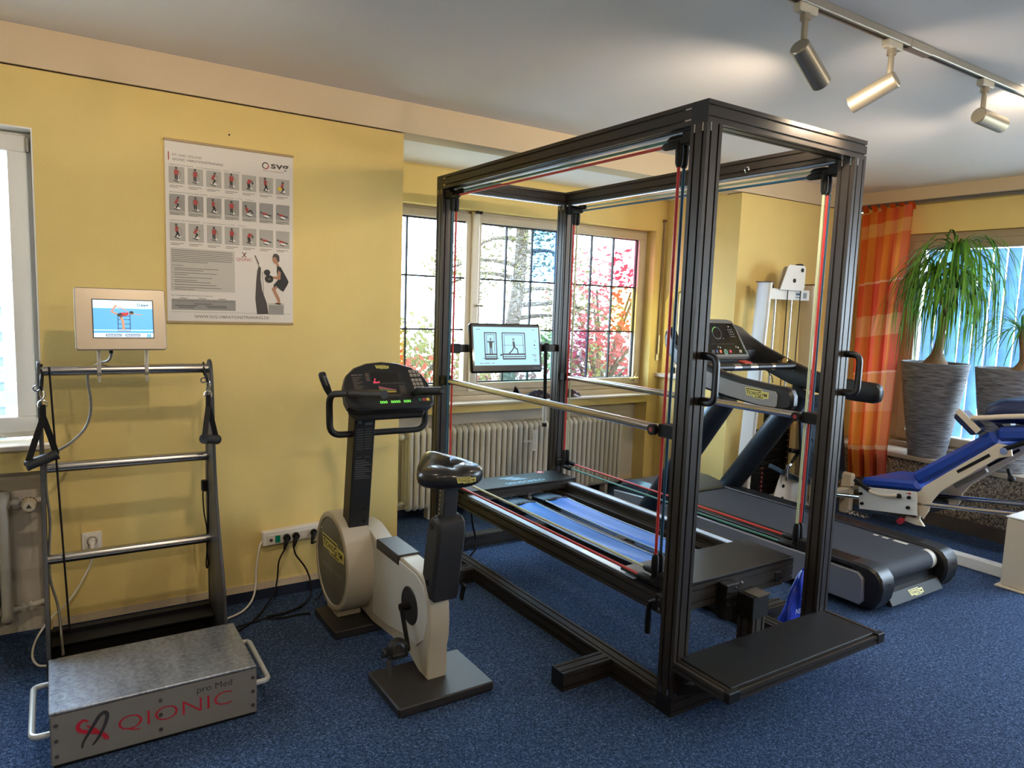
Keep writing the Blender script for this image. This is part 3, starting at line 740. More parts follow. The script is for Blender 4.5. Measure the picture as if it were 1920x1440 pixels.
# curved side plates
fr = spl([(3.075, .0), (3.070, .16), (3.095, .32), (3.165, .50), (3.245, .70), (3.300, .92), (3.318, 1.12), (3.335, 1.24)], 4)
fr = [(3.075, 0), (3.068, .17), (3.092, .31), (3.130, .41), (3.175, .50), (3.215, .60), (3.255, .71), (3.283, .82), (3.300, .93), (3.312, 1.05), (3.320, 1.15), (3.332, 1.24)]
tp = [(3.390 + .040 * math.cos(math.radians(a)), 1.272 + .040 * math.sin(math.radians(a))) for a in (160, 125, 90, 55, 20)]
bk = [(3.440, 1.22), (3.462, 1.10), (3.480, .95), (3.490, .80), (3.488, .65), (3.478, .5), (3.460, .34), (3.448, .17), (3.445, .0)]
for x in (-.062, .575):
    sp_ = MB().prism(fr + tp + bk, 'yz', x, x + .013, .002).build('side_plate', M_side, VT)
    xi = x + .0125 if x < 0 else x - .0015
    pl_ = [(3.408, .10), (3.423, .5), (3.428, .8), (3.413, 1.05), (3.398, 1.2), (3.403, 1.2), (3.419, 1.05), (3.435, .8), (3.430, .5), (3.415, .10)]
    MB().prism(pl_, 'yz', xi, xi + .002).build('cable_groove', M_blk, sp_)
for y, z, r in ((3.388, 1.272, .0215), (3.42, .868, .0215), (3.40, .486, .0215)):
    MB().cyl((-.05, y, z), (.576, y, z), r, n=20).build('rung', M_steel, VT)
MB().box(-.049, .575, 3.395, 3.425, .0, .175, .003).box(-.049, .575, 3.30, 3.40, .145, .155, .002).build('lower_panel', M_blk, VT)
MB().box(-.049, .575, 3.07, 3.40, .0, .05).build('floor_tray', M_blk, VT)
# display on the top rung
n_ = Vector((.02, -.985, .17)).normalized(); r_ = Vector((1, .02, 0)).normalized(); u_ = -n_.cross(r_); u_ = u_ if u_.z > 0 else -u_; r_ = u_.cross(n_)
c_ = Vector((.236, 3.335, 1.484))
ds = MB().prism(rrect(-.165, .165, -.127, .127, .012), 'xy', -.012, .012, .004)
ds.v = [tuple(c_ + r_ * a + u_ * b + n_ * c) for a, b, c in ds.v]
ds = ds.build('display', mat('champagne_panel', S(170, 157, 140), .4, .5, var=.04), VT)
pr = Print(c_ + n_ * .0122, r_, u_, .0006)
E_b1 = mat('display_sky', S(176, 220, 245), .3, emit=S(196, 230, 248), es=.9); E_b2 = mat('display_blue', S(70, 150, 215), .3, emit=S(84, 164, 226), es=.9)
E_sk = mat('display_skin', S(200, 150, 125), .4, emit=S(200, 150, 125), es=.6); E_rd = mat('display_red', S(190, 40, 50), .4, emit=S(190, 40, 50), es=.6)
E_bk = mat('display_black', S(30, 30, 36), .4, emit=S(30, 30, 36), es=.5); E_gy = mat('display_grey', S(120, 140, 165), .4, emit=S(120, 140, 165), es=.6); E_wh = mat('display_white', S(235, 242, 248), .4, emit=S(235, 242, 248), es=.9)
pr.rect(-.105, -.079, .223, .160, mat('display_gasket', S(60, 58, 56), .5))
pr.rect(-.101, -.075, .215, .152, E_b1, 2).rect(-.101, -.058, .215, .102, E_b2, 3).rect(-.101, -.075, .215, .017, E_wh, 3)
pr.rect(-.101, -.048, .215, .004, E_b1, 4)
for y in (-.038, -.02, -.002, .012): pr.stroke([(-.014, y), (.030, y)], .002, E_bk, 4)
for x in (-.014, .030): pr.stroke([(x, -.048), (x, .02)], .0025, E_bk, 4)
pr.rect(-.016, -.053, .048, .011, E_gy, 4)
pr.stroke([(.005, -.040), (.004, -.012), (-.004, .012)], .010, E_sk, 5).poly([(-.020, .020), (-.002, .002), (.004, .016), (-.004, .026)], E_bk, 5)
pr.poly([(-.004, .026), (.004, .012), (.024, .016), (.026, .028)], E_rd, 5).ell(.036, .026, .008, .008, E_bk, 5).stroke([(.024, .022), (.074, .019)], .0035, E_sk, 5).stroke([(-.016, .020), (-.036, .030), (-.020, .056)], .007, E_sk, 5).stroke([(-.020, .052), (.008, .042), (.022, .030)], .0035, E_sk, 5)
pr.rect(-.060, -.0725, .058, .0115, E_gy, 4).rect(.010, -.0725, .056, .0115, E_gy, 4).rect(.090, -.0745, .016, .0135, E_b2, 4)
pr.text('Schnell Start', -.055, -.069, .007, E_wh, 5, w=.048).text('Menü Auswahl', .015, -.069, .007, E_wh, 5, w=.046).text('i', .0965, -.0725, .011, E_wh, 5)
pr.ring(.063, .059, .0042, .0042, .0018, E_bk, 5).text('svg', .072, .054, .016, E_bk, 5, w=.028, bold=.02)
pr.build(ds)
for x in (.152, .327):
    b = MB().box(x - .006, x + .008, 3.358, 3.368, 1.262, 1.375, .002).lathe([(.0225, -.007), (.027, -.007), (.027, .007), (.0225, .007), (.0225, -.007)], (x + .001, 3.388, 1.272), 20, (1, 0, 0), cap=False).box(x - .004, x + .006, 3.356, 3.366, 1.222, 1.25, .002)
    b.build('bracket', mat('satin_bracket', S(200, 192, 178), .35, .6), ds)
MB().tube(spl([(.195, 3.34, 1.365), (.196, 3.345, 1.335), (.185, 3.37, 1.312), (.160, 3.40, 1.30), (.118, 3.415, 1.27), (.113, 3.415, 1.22), (.121, 3.42, 1.15), (.118, 3.425, 1.08), (.095, 3.42, 1.02), (.045, 3.40, .97), (-.035, 3.39, .91), (-.046, 3.40, .80), (-.037, 3.41, .65), (-.044, 3.41, .52), (-.044, 3.41, .40), (-.020, 3.395, .28), (-.012, 3.33, .165), (-.008, 3.2, .155)]), .0055, 8).build('display_cable', mat('grey_cable', S(120, 116, 108), .4, .3), VT)
MB().cyl((.195, 3.34, 1.368), (.196, 3.343, 1.345), .008, n=10).build('plug', M_blk, ds)
# black pull cords
MB().cyl((-.02, 3.36, 1.29), (.018, 3.36, .175), .0038, n=8).build('pull_cord', M_blk, VT)
MB().tube(spl([(.565, 3.42, .70), (.556, 3.42, .71), (.552, 3.42, .68), (.556, 3.42, .60), (.566, 3.42, .53), (.568, 3.42, .45), (.562, 3.42, .36), (.566, 3.42, .335), (.570, 3.42, .36), (.566, 3.42, .45), (.572, 3.42, .56), (.574, 3.42, .66), (.572, 3.42, .70)]), .0032, 8).build('pull_cord', M_blk, VT)
MB().box(.552, .576, 3.44, 3.47, .695, .745, .003).build('cord_box', M_blk, VT)
# hand grips hanging on snap hooks
def grip(hx, hz, ga, gb, y, label, strapw=.022):
    g = empty('hand_grip', (hx, y, gb[2])); tag(g, label, 'hand grip')
    ga = Vector(ga); gb = Vector(gb); d = (gb - ga).normalized()
    MB().cyl(ga, gb, .020, n=18).cyl(ga - d * .004, ga + d * .004, .0215, n=18).cyl(gb - d * .004, gb + d * .004, .0215, n=18).build('grip', mat('black_foam', S(24, 26, 30), .6), g)
    neck = Vector((hx, y, hz - .085)); topn = Vector((hx, y, hz - .035))
    b = MB(); b.bar(topn, neck, .020, .006, (0, 1, 0)); b.build('loop', M_blk, g)
    for e in (ga, gb):
        m_ = (neck + e) / 2 + Vector((0, 0, .004))
        b = MB()
        for p, q in ((neck, m_), (m_, e)): b.bar(p, q, strapw, .004, (0, 1, 0))
        b.build('strap', M_blk, g)
    MB().tube(spl([(hx - .014, y, hz - .042), (hx - .013, y, hz - .026), (hx, y, hz - .016), (hx + .013, y, hz - .026), (hx + .014, y, hz - .042)], 4), .003, 8).bar((hx - .014, y, hz - .042), (hx + .014, y, hz - .042), .005, .005).build('d_ring', M_chrome, g)
    MB().tube(spl([(hx, y, hz - .016), (hx + .008, y, hz + .002), (hx + .004, y, hz + .028), (hx - .006, y, hz + .020), (hx - .006, y, hz - .006), (hx, y, hz - .016)], 4), .0028, 8).build('snap_hook', M_chrome, g)
    MB().lathe([(.009, -.002), (.013, -.002), (.013, .002), (.009, .002), (.009, -.002)], (hx - .018, y, hz + .030), 16, (0, 1, .2), cap=False).build('ring', M_chrome, g)
    MB().tube(spl([(hx - .002, y, hz + .02), (hx - .004, y + .005, 1.245), (hx - .002, 3.362, 1.272), (hx, 3.388, 1.297), (hx + .002, 3.414, 1.272), (hx + .002, 3.388, 1.248), (hx, y + .01, hz + .03)], 5), .004, 8).build('cord_loop', M_blk, g)
    return g
grip(-.045, 1.185, (-.103, 3.27, .915), (-.006, 3.29, .948), 3.28, 'black pull handle hanging at the window end of the top rung')
grip(.556, 1.20, (.530, 3.23, .982), (.592, 3.30, .962), 3.28, 'black pull handle hanging at the poster end of the top rung')
# ------------------------------------------------------------------ poster
PS = MB().box(.457, 1.049, 3.734, 3.7395, 1.468, 2.311).build('wall_poster', mat('poster_paper', S(222, 214, 204), .45, var=.03, vs=3)); tag(PS, 'white exercise poster with three rows of small figure pictures on the yellow wall', 'poster')
for z in (2.309, 1.462): MB().box(.454, 1.052, 3.730, 3.7396, z - .006, z + .006, .002).build('rail', mat('beige_rail', S(172, 146, 108), .45), PS)
pr = Print((.455, 3.734, 1.466), (1, 0, 0), (0, 0, 1), .0004)
K1 = mat('poster_ink', S(70, 64, 62), .5); K2 = mat('poster_grey_ink', S(118, 108, 100), .5); KR = mat('poster_red_ink', S(170, 52, 52), .5)
KT = mat('poster_tile_grey', S(176, 170, 160), .5); KD = mat('poster_tile_dark', S(150, 146, 140), .5); KS = mat('poster_skin_ink', S(176, 128, 100), .5); KB = mat('poster_black_ink', S(40, 40, 42), .5); KY = mat('poster_yellow_ink', S(220, 190, 40), .5); KP = mat('poster_panel', S(192, 186, 174), .5); KW = mat('poster_white_ink', S(232, 228, 222), .5)
pr.rect(.016, .751, .005, .037, KR).text('FIT UND GESUND', .034, .771, .016, K2, w=.128).text('QIONIC VIBRATIONSTRAINING', .034, .752, .0155, K1, w=.224)
pr.ring(.458, .781, .0115, .0115, .0055, K1, 1, 40, 260).ring(.458, .781, .0115, .0115, .0055, KR, 1, 265, 395).text('svg', .484, .772, .046, K1, w=.088, bold=.02).text('aktiv vital gesund', .444, .755, .008, KR, w=.102)
heads = ((.732, 'WARM UP COOL DOWN', .105), (.606, 'KRÄFTIGUNG FÜR DEN GANZEN KÖRPER', .165), (.476, 'DEHNUNG UND ENTSPANNUNG', .130))
for z, t, w_ in heads: pr.text(t, .020, z - .003, .0075, K1, w=w_); pr.text('pro Ausgangsstellung 0,5 - 1,0 Min.    Frequenz', .020 + w_ + .014, z - .003, .0075, K2, w=.20)
def fig(x, y, s, pose):
    q = lambda *l: [(x + a * s, y + b * s) for a, b in l]
    pr.poly(q((-.20, -.42), (.16, -.52), (.30, -.40), (-.04, -.30)), KW, 3); pr.poly(q((-.20, -.42), (.16, -.52), (.16, -.60), (-.20, -.50)), K1, 3)
    if pose < 6: pr.stroke(q((.22, -.42), (.32, .10), (.26, .22)), .012 * s * 2, K2, 3)
    if pose == 0: pr.stroke(q((-.06, -.40), (-.06, -.05)), .10 * s, KB, 4).stroke(q((.06, -.44), (.05, -.05)), .10 * s, KB, 4).poly(q((-.14, -.06), (.14, -.06), (.16, .32), (-.14, .32)), KR, 5).ell(x, y + .44 * s, .085 * s, .10 * s, K1, 5).stroke(q((.13, .28), (.20, .02)), .05 * s, KS, 5)
    elif pose == 1: pr.stroke(q((-.04, -.40), (.12, -.16), (-.10, -.02)), .11 * s, KB, 4).poly(q((-.18, -.08), (.0, -.12), (.14, .22), (-.02, .28)), KR, 5).ell(x + .10 * s, y + .36 * s, .085 * s, .10 * s, K1, 5).stroke(q((.06, .18), (.30, .12)), .05 * s, KS, 5)
    elif pose == 2: pr.stroke(q((-.04, -.44), (-.06, -.06)), .11 * s, KB, 4).stroke(q((.08, -.44), (.04, -.06)), .11 * s, KB, 4).poly(q((-.16, -.08), (.06, -.10), (.28, .16), (-.02, .26)), KR, 5).ell(x + .28 * s, y - .02 * s, .085 * s, .09 * s, K1, 5)
    elif pose == 3: pr.stroke(q((-.10, -.42), (.02, -.16), (-.08, .0)), .10 * s, KB, 4).stroke(q((.14, -.40), (.06, -.14), (.0, .0)), .10 * s, KB, 4).poly(q((-.12, -.04), (.08, -.04), (.06, .32), (-.14, .32)), KR, 5).ell(x - .06 * s, y + .44 * s, .085 * s, .10 * s, K1, 5).stroke(q((-.02, .26), (.26, .20)), .05 * s, KS, 5)
    elif pose == 4: pr.poly(q((-.30, .10), (-.12, .14), (.02, -.18), (-.16, -.24)), KR, 5).ell(x - .24 * s, y + .24 * s, .085 * s, .10 * s, K1, 5).stroke(q((-.06, -.20), (.14, -.06), (.30, -.30)), .09 * s, KB, 5).stroke(q((-.2, .08), (.06, .0)), .05 * s, KS, 5)
    elif pose == 6: pr.poly(q((-.30, -.26), (.10, -.34), (.14, -.20), (-.24, -.12)), KR, 5).stroke(q((.10, -.28), (.42, -.34)), .09 * s, KB, 5).ell(x - .36 * s, y - .14 * s, .08 * s, .08 * s, K1, 5)
    elif pose == 7: pr.stroke(q((-.04, -.42), (.10, -.2), (-.08, -.06)), .11 * s, KB, 4).poly(q((-.14, -.12), (.04, -.12), (.10, .16), (-.06, .18)), KR, 5).ell(x + .03 * s, y + .28 * s, .085 * s, .10 * s, K1, 5).ell(x - .20 * s, y - .22 * s, .16 * s, .16 * s, KY, 4)
poses = ((0, 0, 1, 0, 2, 3, 7), (1, 0, 3, 0, 4, 6, 6), (3, 1, 0, 0, 2, 6, 6))
for ri, (y0, y1) in enumerate(((.646, .724), (.500, .597), (.380, .466))):
    for ci in range(7):
        x = .018 + ci * .0817; d = KT
        pr.rect(x, y0 + (.022 if ri == 1 else 0), .068, y1 - y0 - (.022 if ri == 1 else 0), KT if ri != 1 else KD, 1).rect(x - .001, y1 - .006, .007, .007, KP, 2)
        if ri == 1: pr.rect(x, y0, .068, .022, KT, 1)
        for k in range(2): pr.rect(x + .003, y0 - .012 - k * .007 + (.020 if ri == 1 else 0), .058 - .02 * k, .0025, K2, 2)
        fig(x + .032, (y0 + y1) / 2 + (.010 if ri == 1 else .004), .062, poses[ri][ci])
pr.rect(.019, .146, .289, .202, KP)
rr = random.Random(3)
for k in range(7): pr.rect(.024, .336 - k * .0088, (.27 + .01 * rr.random()) if k < 6 else .16, .0030, K2, 2)
pr.text('Grundregeln:', .024, .264, .009, K1, 2, w=.052)
yy = .252
for a, b in ((.20, .13), (.19, .06), (.17, 0), (.10, .16), (.19, 0), (.21, .09)):
    pr.rect(.024, yy, .004, .003, K2, 2).rect(.034, yy, a, .003, K2, 2); yy -= .0088
    if b: pr.rect(.034, yy, b, .003, K2, 2); yy -= .0088
    yy -= .004
pr.text('Das Trainingsgerät gibt die Frequenz in Hertz vor', .021, .122, .009, K1, w=.185)
for x in (.055, .14, .23): pr.rect(x, .110, .035, .003, K2)
pr.rect(.021, .056, .290, .052, KD)
for k in range(52): pr.rect(.026 + k * .0053, .095, .0012, .006 if k % 5 else .010, K1, 2)
for x, y, w_ in ((.12, .084, .08), (.035, .075, .10), (.17, .075, .10), (.05, .067, .07), (.18, .067, .09)): pr.rect(x, y, w_, .003, K1, 2)
pr.rect(.018, .0455, .561, .0012, K2)
pr.text('WWW.SVG-VIBRATIONSTRAINING.DE', .121, .018, .019, K1, w=.352)
pr.text('QIONIC', .316, .305, .021, KR, w=.075)
for sgn, mm in ((1, KR), (-1, K1)): pr.stroke([(.354 - sgn * .010, .346), (.354 - sgn * .004, .342), (.354 + sgn * .004, .328), (.354 + sgn * .010, .324)], .0035, mm, 2)
# the training man and machine on the poster
pr.poly([(.414, .042), (.470, .044), (.462, .10), (.440, .16), (.432, .22), (.434, .276), (.424, .284), (.416, .262), (.410, .20), (.406, .12)], K1, 2).stroke([(.424, .282), (.420, .30)], .004, K2, 2).poly([(.402, .335), (.408, .337), (.426, .296), (.418, .294)], K2, 2).stroke([(.440, .255), (.446, .18), (.444, .12)], .002, K1, 2)
pr.rect(.470, .042, .077, .058, KD, 2).rect(.470, .090, .077, .010, KP, 3)
pr.poly([(.514, .290), (.532, .285), (.560, .236), (.572, .212), (.566, .196), (.545, .160), (.530, .168), (.508, .188), (.500, .18), (.495, .192), (.520, .222), (.512, .262)], KB, 3)
pr.poly([(.500, .190), (.486, .172), (.512, .120), (.520, .098), (.530, .100), (.528, .122), (.506, .168), (.516, .180)], KS, 2).poly([(.500, .096), (.532, .094), (.532, .104), (.514, .106)], KS, 3)
pr.poly([(.520, .268), (.532, .258), (.530, .220), (.482, .226), (.484, .236), (.514, .236)], KS, 4)
pr.ell(.507, .322, .017, .022, KS, 3).poly([(.490, .330), (.496, .348), (.510, .352), (.524, .342), (.526, .318), (.520, .306), (.514, .320), (.506, .334)], K1, 4).poly([(.508, .306), (.522, .300), (.526, .284), (.512, .288)], KS, 2)
pr.stroke([(.466, .248), (.476, .222)], .008, K1, 4).ell(.464, .254, .016, .015, KB, 5).ell(.474, .222, .021, .020, KB, 5).ell(.474, .222, .005, .005, K2, 6)
pr.build(PS)
pn = MB().cyl((.744, 3.736, 2.371), (.744, 3.742, 2.371), .004, n=8).build('nail', M_blk); tag(pn, 'small dark nail in the yellow wall above the poster', 'nail')
cv = MB().lathe([(.028, 0), (.0285, .0015), (.025, .002)], (1.277, 3.7405, 2.487), 28, (0, -1, 0)).build('round_cover', M_yellow); tag(cv, 'painted round cover disc high on the yellow wall', 'cover')
# ------------------------------------------------------------------ sockets, strip, leads
M_sock = mat('white_socket', S(236, 230, 220), .3)
so = empty('wall_socket', (.118, 3.735, .44)); tag(so, 'white wall socket with a plug behind the ladder frame', 'socket')
MB().box(.079, .160, 3.729, 3.7398, .400, .481, .003).build('plate', M_sock, so)
MB().box(.092, .147, 3.724, 3.730, .413, .468, .002).build('insert', M_sock, so)
MB().lathe([(.022, 0), (.022, .003), (.019, .003), (.019, 0)], (.1195, 3.7235, .4405), 28, (0, -1, 0), cap=False).build('socket_ring', mat('socket_shadow', S(150, 140, 128), .5), so)
pg = empty('white_plug_lead', (.118, 3.70, .43)); tag(pg, 'white plug and lead trailing from the wall socket to the floor', 'cable')
MB().cyl((.119, 3.726, .441), (.119, 3.70, .440), .018, .014, n=16).tube([(.119, 3.705, .44), (.119, 3.695, .425), (.119, 3.693, .400)], [.012, .010, .006], 10).build('plug', M_sock, pg)
MB().tube(spl([(.119, 3.694, .40), (.117, 3.695, .36), (.09, 3.69, .30), (.03, 3.68, .20), (-.05, 3.66, .13), (-.105, 3.60, .07), (-.12, 3.52, .03), (-.10, 3.46, .012), (-.065, 3.44, .010)]), .0045, 8).build('lead', M_sock, pg)
ps = empty('power_strip', (1.03, 3.70, .30)); tag(ps, 'white power strip screwed to the yellow wall beside the exercise bike', 'power strip')
ps.rotation_euler = (0, 0, 0)
dz = .006
MB().bar((.882, 3.716, .335), (1.215, 3.716, .348), .044, .078, (0, 0, 1), .006).build('housing', M_sock, ps)
MB().bar((.905, 3.6935, .329), (1.19, 3.6935, .340), .004, .048, (0, 0, 1), .001).build('face', mat('strip_face', S(222, 214, 202), .35), ps)
MB().cyl((.925, 3.693, .329), (.925, 3.689, .329), .009, n=14).build('fuse_cap', mat('fuse_dark', S(70, 66, 62), .5), ps)
MB().box(.946, .972, 3.688, 3.693, .312, .350, .002).build('switch', mat('green_rocker', S(14, 52, 40), .25, emit=(.0, .25, .12, 1), es=.15), ps)
for i, x in enumerate((1.005, 1.053, 1.101, 1.149)): MB().lathe([(.0215, 0), (.0215, .004), (.0185, .004), (.0185, -.004), (.0, -.004)], (x, 3.692, .331 + (x - .9) * .037), 24, (0, -1, 0), cap=False).build('outlet', mat('strip_outlet', S(214, 205, 192), .4), ps)
def plugcable(x, z, pts, label):
    p = empty('plug_lead', (x, 3.69, z)); tag(p, label, 'cable')
    MB().cyl((x, 3.695, z), (x, 3.672, z), .020, .017, n=16).tube([(x, 3.68, z), (x - .012, 3.66, z - .022), (x - .022, 3.652, z - .05)], [.013, .011, .006], 10).build('plug', M_blk, p)
    MB().tube(spl([(x - .022, 3.652, z - .05)] + pts), .0042, 8).build('lead', M_blk, p)
plugcable(1.005, .332, [(.955, 3.655, .22), (.945, 3.65, .13), (.92, 3.62, .07), (.85, 3.55, .02), (.77, 3.46, .008), (.70, 3.40, .008), (.66, 3.41, .008), (.70, 3.44, .008), (.80, 3.46, .010), (.93, 3.49, .008), (1.03, 3.52, .008), (1.05, 3.56, .008)], 'black lead from the power strip, nearest its green switch')
plugcable(1.053, .336, [(1.045, 3.655, .24), (1.09, 3.65, .17), (1.115, 3.64, .10), (1.11, 3.60, .035), (1.05, 3.54, .012), (.95, 3.48, .014), (.85, 3.47, .016), (.90, 3.44, .010), (1.00, 3.44, .008), (1.04, 3.43, .008), (1.05, 3.42, .008)], 'black lead from the second outlet of the power strip')
plugcable(1.149, .341, [(1.16, 3.62, .30), (1.17, 3.60, .16), (1.16, 3.58, .04), (1.12, 3.57, .008)], 'black plug in the last outlet behind the bike drum')
wl = MB().tube(spl([(.884, 3.715, .325), (.866, 3.70, .29), (.850, 3.70, .18), (.845, 3.69, .10), (.82, 3.65, .045), (.76, 3.60, .012), (.66, 3.55, .008), (.60, 3.53, .008)]), .005, 8).build('strip_lead', M_sock); tag(wl, 'white supply lead of the power strip bending onto the carpet', 'cable')
# ------------------------------------------------------------------ radiators
M_rad = mat('radiator_enamel', S(202, 196, 184), .3, var=.04, vs=20)
def column_mesh(h, d, w_):
    b = MB()
    r = w_ * .40
    for y in (0, d * .5, d): b.tube([(0, y, .05), (0, y, h - .05)], r, 10)
    b.tube([(0, -.004, h - .055), (0, 0, h - .035), (0, d * .25, h - .018), (0, d * .75, h - .018), (0, d, h - .035), (0, d + .004, h - .055)], [r * .9, r * 1.15, r * 1.3, r * 1.3, r * 1.15, r * .9], 10)
    b.tube([(0, -.004, .055), (0, 0, .035), (0, d * .25, .020), (0, d * .75, .020), (0, d, .035), (0, d + .004, .055)], [r * .9, r * 1.15, r * 1.3, r * 1.3, r * 1.15, r * .9], 10)
    b.cyl((-w_ / 2, d / 2, h - .05), (w_ / 2, d / 2, h - .05), r * 1.2, n=10).cyl((-w_ / 2, d / 2, .05), (w_ / 2, d / 2, .05), r * 1.2, n=10)
    return b
def radiator(x0, n, pitch, y, z0, h, d, label):
    e = empty('column_radiator', (x0 + n * pitch / 2, y, z0)); tag(e, label, 'radiator')
    me = column_mesh(h, d, pitch).mesh('section', (0, 0, 0), 50); me.materials.append(M_rad)
    for k in range(n):
        o = bpy.data.objects.new('section', me); COL.objects.link(o); o.parent = e
        o.location = Vector((x0 + (k + .5) * pitch, y, z0)) - Vector(WPOS[e.name])
    return e
r1 = radiator(2.10, 41, .0495, 4.575, .085, .60, .11, 'long cream column radiator under the stained glass window')
for x in (2.3, 3.2, 4.0): MB().box(x - .015, x + .015, 4.60, 4.67, 0, .10).build('foot', M_rad, r1)
MB().cyl((2.10, 4.63, .635), (2.05, 4.63, .635), .016).ell((2.06, 4.60, .635), (.024, .030, .024)).build('valve', M_rad, r1)
MB().cyl((2.10, 4.63, .135), (2.03, 4.63, .125), .014).cyl((2.085, 4.63, .134), (2.065, 4.63, .131), .022, n=6).build('pipe', M_rad, r1)
MB().box(3.165, 3.215, 4.550, 4.561, .45, .62, .002).build('heat_meter', mat('meter_white', S(214, 208, 196), .4), r1)
MB().box(3.085, 3.165, 4.552, 4.560, .525, .540).box(3.178, 3.202, 4.5485, 4.5502, .47, .60).build('meter_trim', M_rad, r1)
r2 = radiator(-1.28, 22, .0495, 3.77, .085, .60, .09, 'cream column radiator below the left window')
MB().cyl((-.19, 3.815, .635), (-.05, 3.815, .64), .013).cyl((-.18, 3.815, .635), (-.155, 3.815, .635), .026, n=8).build('pipe', M_rad, r2)
vv = MB().tube([(-.118, 3.815, .637), (-.118, 3.79, .637), (-.118, 3.765, .632), (-.118, 3.745, .630)], [.018, .030, .031, .026], 16).build('thermostat_knob', mat('ivory_knob', S(214, 198, 168), .4), r2)
MB().cyl((-.118, 3.745, .630), (-.118, 3.742, .630), .021, n=18).build('knob_face', mat('ivory_face', S(226, 214, 190), .4), vv)
MB().add([(-.129, 3.7415, .622), (-.107, 3.7415, .622), (-.118, 3.7415, .642)], [(0, 1, 2)]).build('arrow_mark', K1, vv)
b = MB()
for k in range(14):
    t = 2 * math.pi * k / 14; b.obox((-.118 + .031 * math.cos(t), 3.775, .633 + .031 * math.sin(t)), ((math.cos(t), 0, math.sin(t)), (0, 1, 0), (-math.sin(t), 0, math.cos(t))), (.001, .006, .004))
o = b.build('knob_slots', K1, vv); o['kind'] = 'stuff'
MB().cyl((-.19, 3.815, .135), (-.05, 3.815, .160), .013).cyl((-.165, 3.815, .14), (-.150, 3.815, .142), .024, n=6).cyl((-.135, 3.815, .145), (-.118, 3.815, .148), .022, n=6).build('pipe', M_rad, r2)
# ------------------------------------------------------------------ exercise bike
M_cream = mat('warm_grey_shell', S(186, 176, 158), .42, var=.03)
M_panel_lit = mat('window_lit_panel', S(200, 196, 188), .42, var=.03)  # left panel whiter than the shell: window light put into its colour
M_char = mat('charcoal_plastic', S(44, 44, 46), .45, var=.06)
M_dark = mat('dark_console', S(30, 30, 31), .42)
M_foam = mat('black_grip_foam', S(20, 20, 22), .55)
M_base = mat('dark_base_steel', S(56, 54, 54), .38, .3, var=.1, vs=9)
M_logo_y = mat('yellow_label', S(226, 214, 120), .45); M_logo_k = mat('black_label_print', S(24, 22, 20), .5)
def tg_label(pr, x, y, w, h, k=1.0):
    # stepped yellow plate with black lettering
    pr.poly([(x, y + h), (x + w * .72, y + h), (x + w * .74, y + h * .80), (x + w, y + h * .80), (x + w, y + h * .12), (x + w * .84, y + h * .12), (x + w * .82, y), (x + w * .38, y), (x + w * .36, y + h * .16), (x + w * .08, y + h * .16)], M_logo_y, k)
    pr.rect(x + w * .04, y + h * .80, w * .66, h * .10, M_logo_k, k + 1).rect(x + w * .42, y + h * .08, w * .38, h * .08, M_logo_k, k + 1)
    pr.text('T', x + w * .07, y + h * .30, h * .58, M_logo_k, k + 1, w=w * .10, bold=.02).text('ECHNO', x + w * .18, y + h * .30, h * .52, M_logo_k, k + 1, w=w * .36, bold=.02).text('G', x + w * .56, y + h * .22, h * .72, M_logo_k, k + 1, w=w * .13, bold=.02).text('YM', x + w * .71, y + h * .26, h * .52, M_logo_k, k + 1, w=w * .22, bold=.02)
BK = empty('exercise_bike', (1.28, 2.88, 0)); tag(BK, 'upright exercise bike with cream body, round drum and black console by the yellow wall', 'exercise bike')
for y0, y1 in ((2.36, 2.682), (3.095, 3.405)): MB().box(1.068, 1.496, y0, y1, .004, .042, .005).box(1.075, 1.49, y0 + .008, y1 - .008, 0, .006).build('base_plate', M_base, BK)
prof = [(3.40, .07), (3.10, .050), (2.90, .070), (2.70, .085), (2.585, .045), (2.503, .042), (2.498, .10), (2.500, .17), (2.487, .22), (2.485, .30), (2.492, .36), (2.515, .42), (2.56, .458), (2.62, .470), (2.78, .476), (3.06, .462), (3.14, .485), (3.22, .505), (3.32, .505), (3.40, .47), (3.45, .40), (3.47, .28), (3.45, .14)]
MB().prism(prof, 'yz', 1.255, 1.347, .006).build('body', M_cream, BK)
pan = [(3.09, .10), (2.90, .115), (2.68, .155), (2.60, .150), (2.535, .205), (2.505, .29), (2.515, .37), (2.55, .43), (2.62, .457), (2.78, .462), (3.09, .448)]
sp_ = MB().prism(pan, 'yz', 1.2505, 1.258, .003).build('side_panel', M_panel_lit, BK)
MB().lathe([(.0, 0), (.080, 0), (.083, .003), (.083, .006)], (1.2475, 2.674, .300), 32, (1, 0, 0)).build('crank_disc', M_char, BK)
MB().box(1.246, 1.352, 2.792, 3.045, .437, .484, .004).build('top_cover', M_char, BK)
# drum
dr = MB().lathe([(.236, 0), (.244, .004), (.247, .016), (.247, .136), (.0, .136)], (1.12, 3.32, .307), 56, (1, 0, 0), cap=False).lathe([(.214, .006), (.218, .0), (.236, 0)], (1.12, 3.32, .307), 56, (1, 0, 0), cap=False).build('drum', M_cream, BK)
MB().lathe([(.0, 0), (.216, 0), (.216, .004)], (1.124, 3.32, .307), 56, (1, 0, 0)).build('drum_face', mat('drum_grey', S(112, 110, 102), .5, var=.05), dr)
MB().box(1.13, 1.25, 3.24, 3.40, .042, .075, .004).build('drum_foot', M_cream, dr)
for a in (40, 130, 220, 310): MB().cyl((1.124, 3.32 + .20 * math.cos(math.radians(a)), .307 + .20 * math.sin(math.radians(a))), (1.1225, 3.32 + .20 * math.cos(math.radians(a)), .307 + .20 * math.sin(math.radians(a))), .005, n=10).build('screw', M_chrome, dr)
pr = Print((1.1238, 3.465, .335), (0, -1, 0), (0, 0, 1), .0006); tg_label(pr, .0, .0, .325, .082)
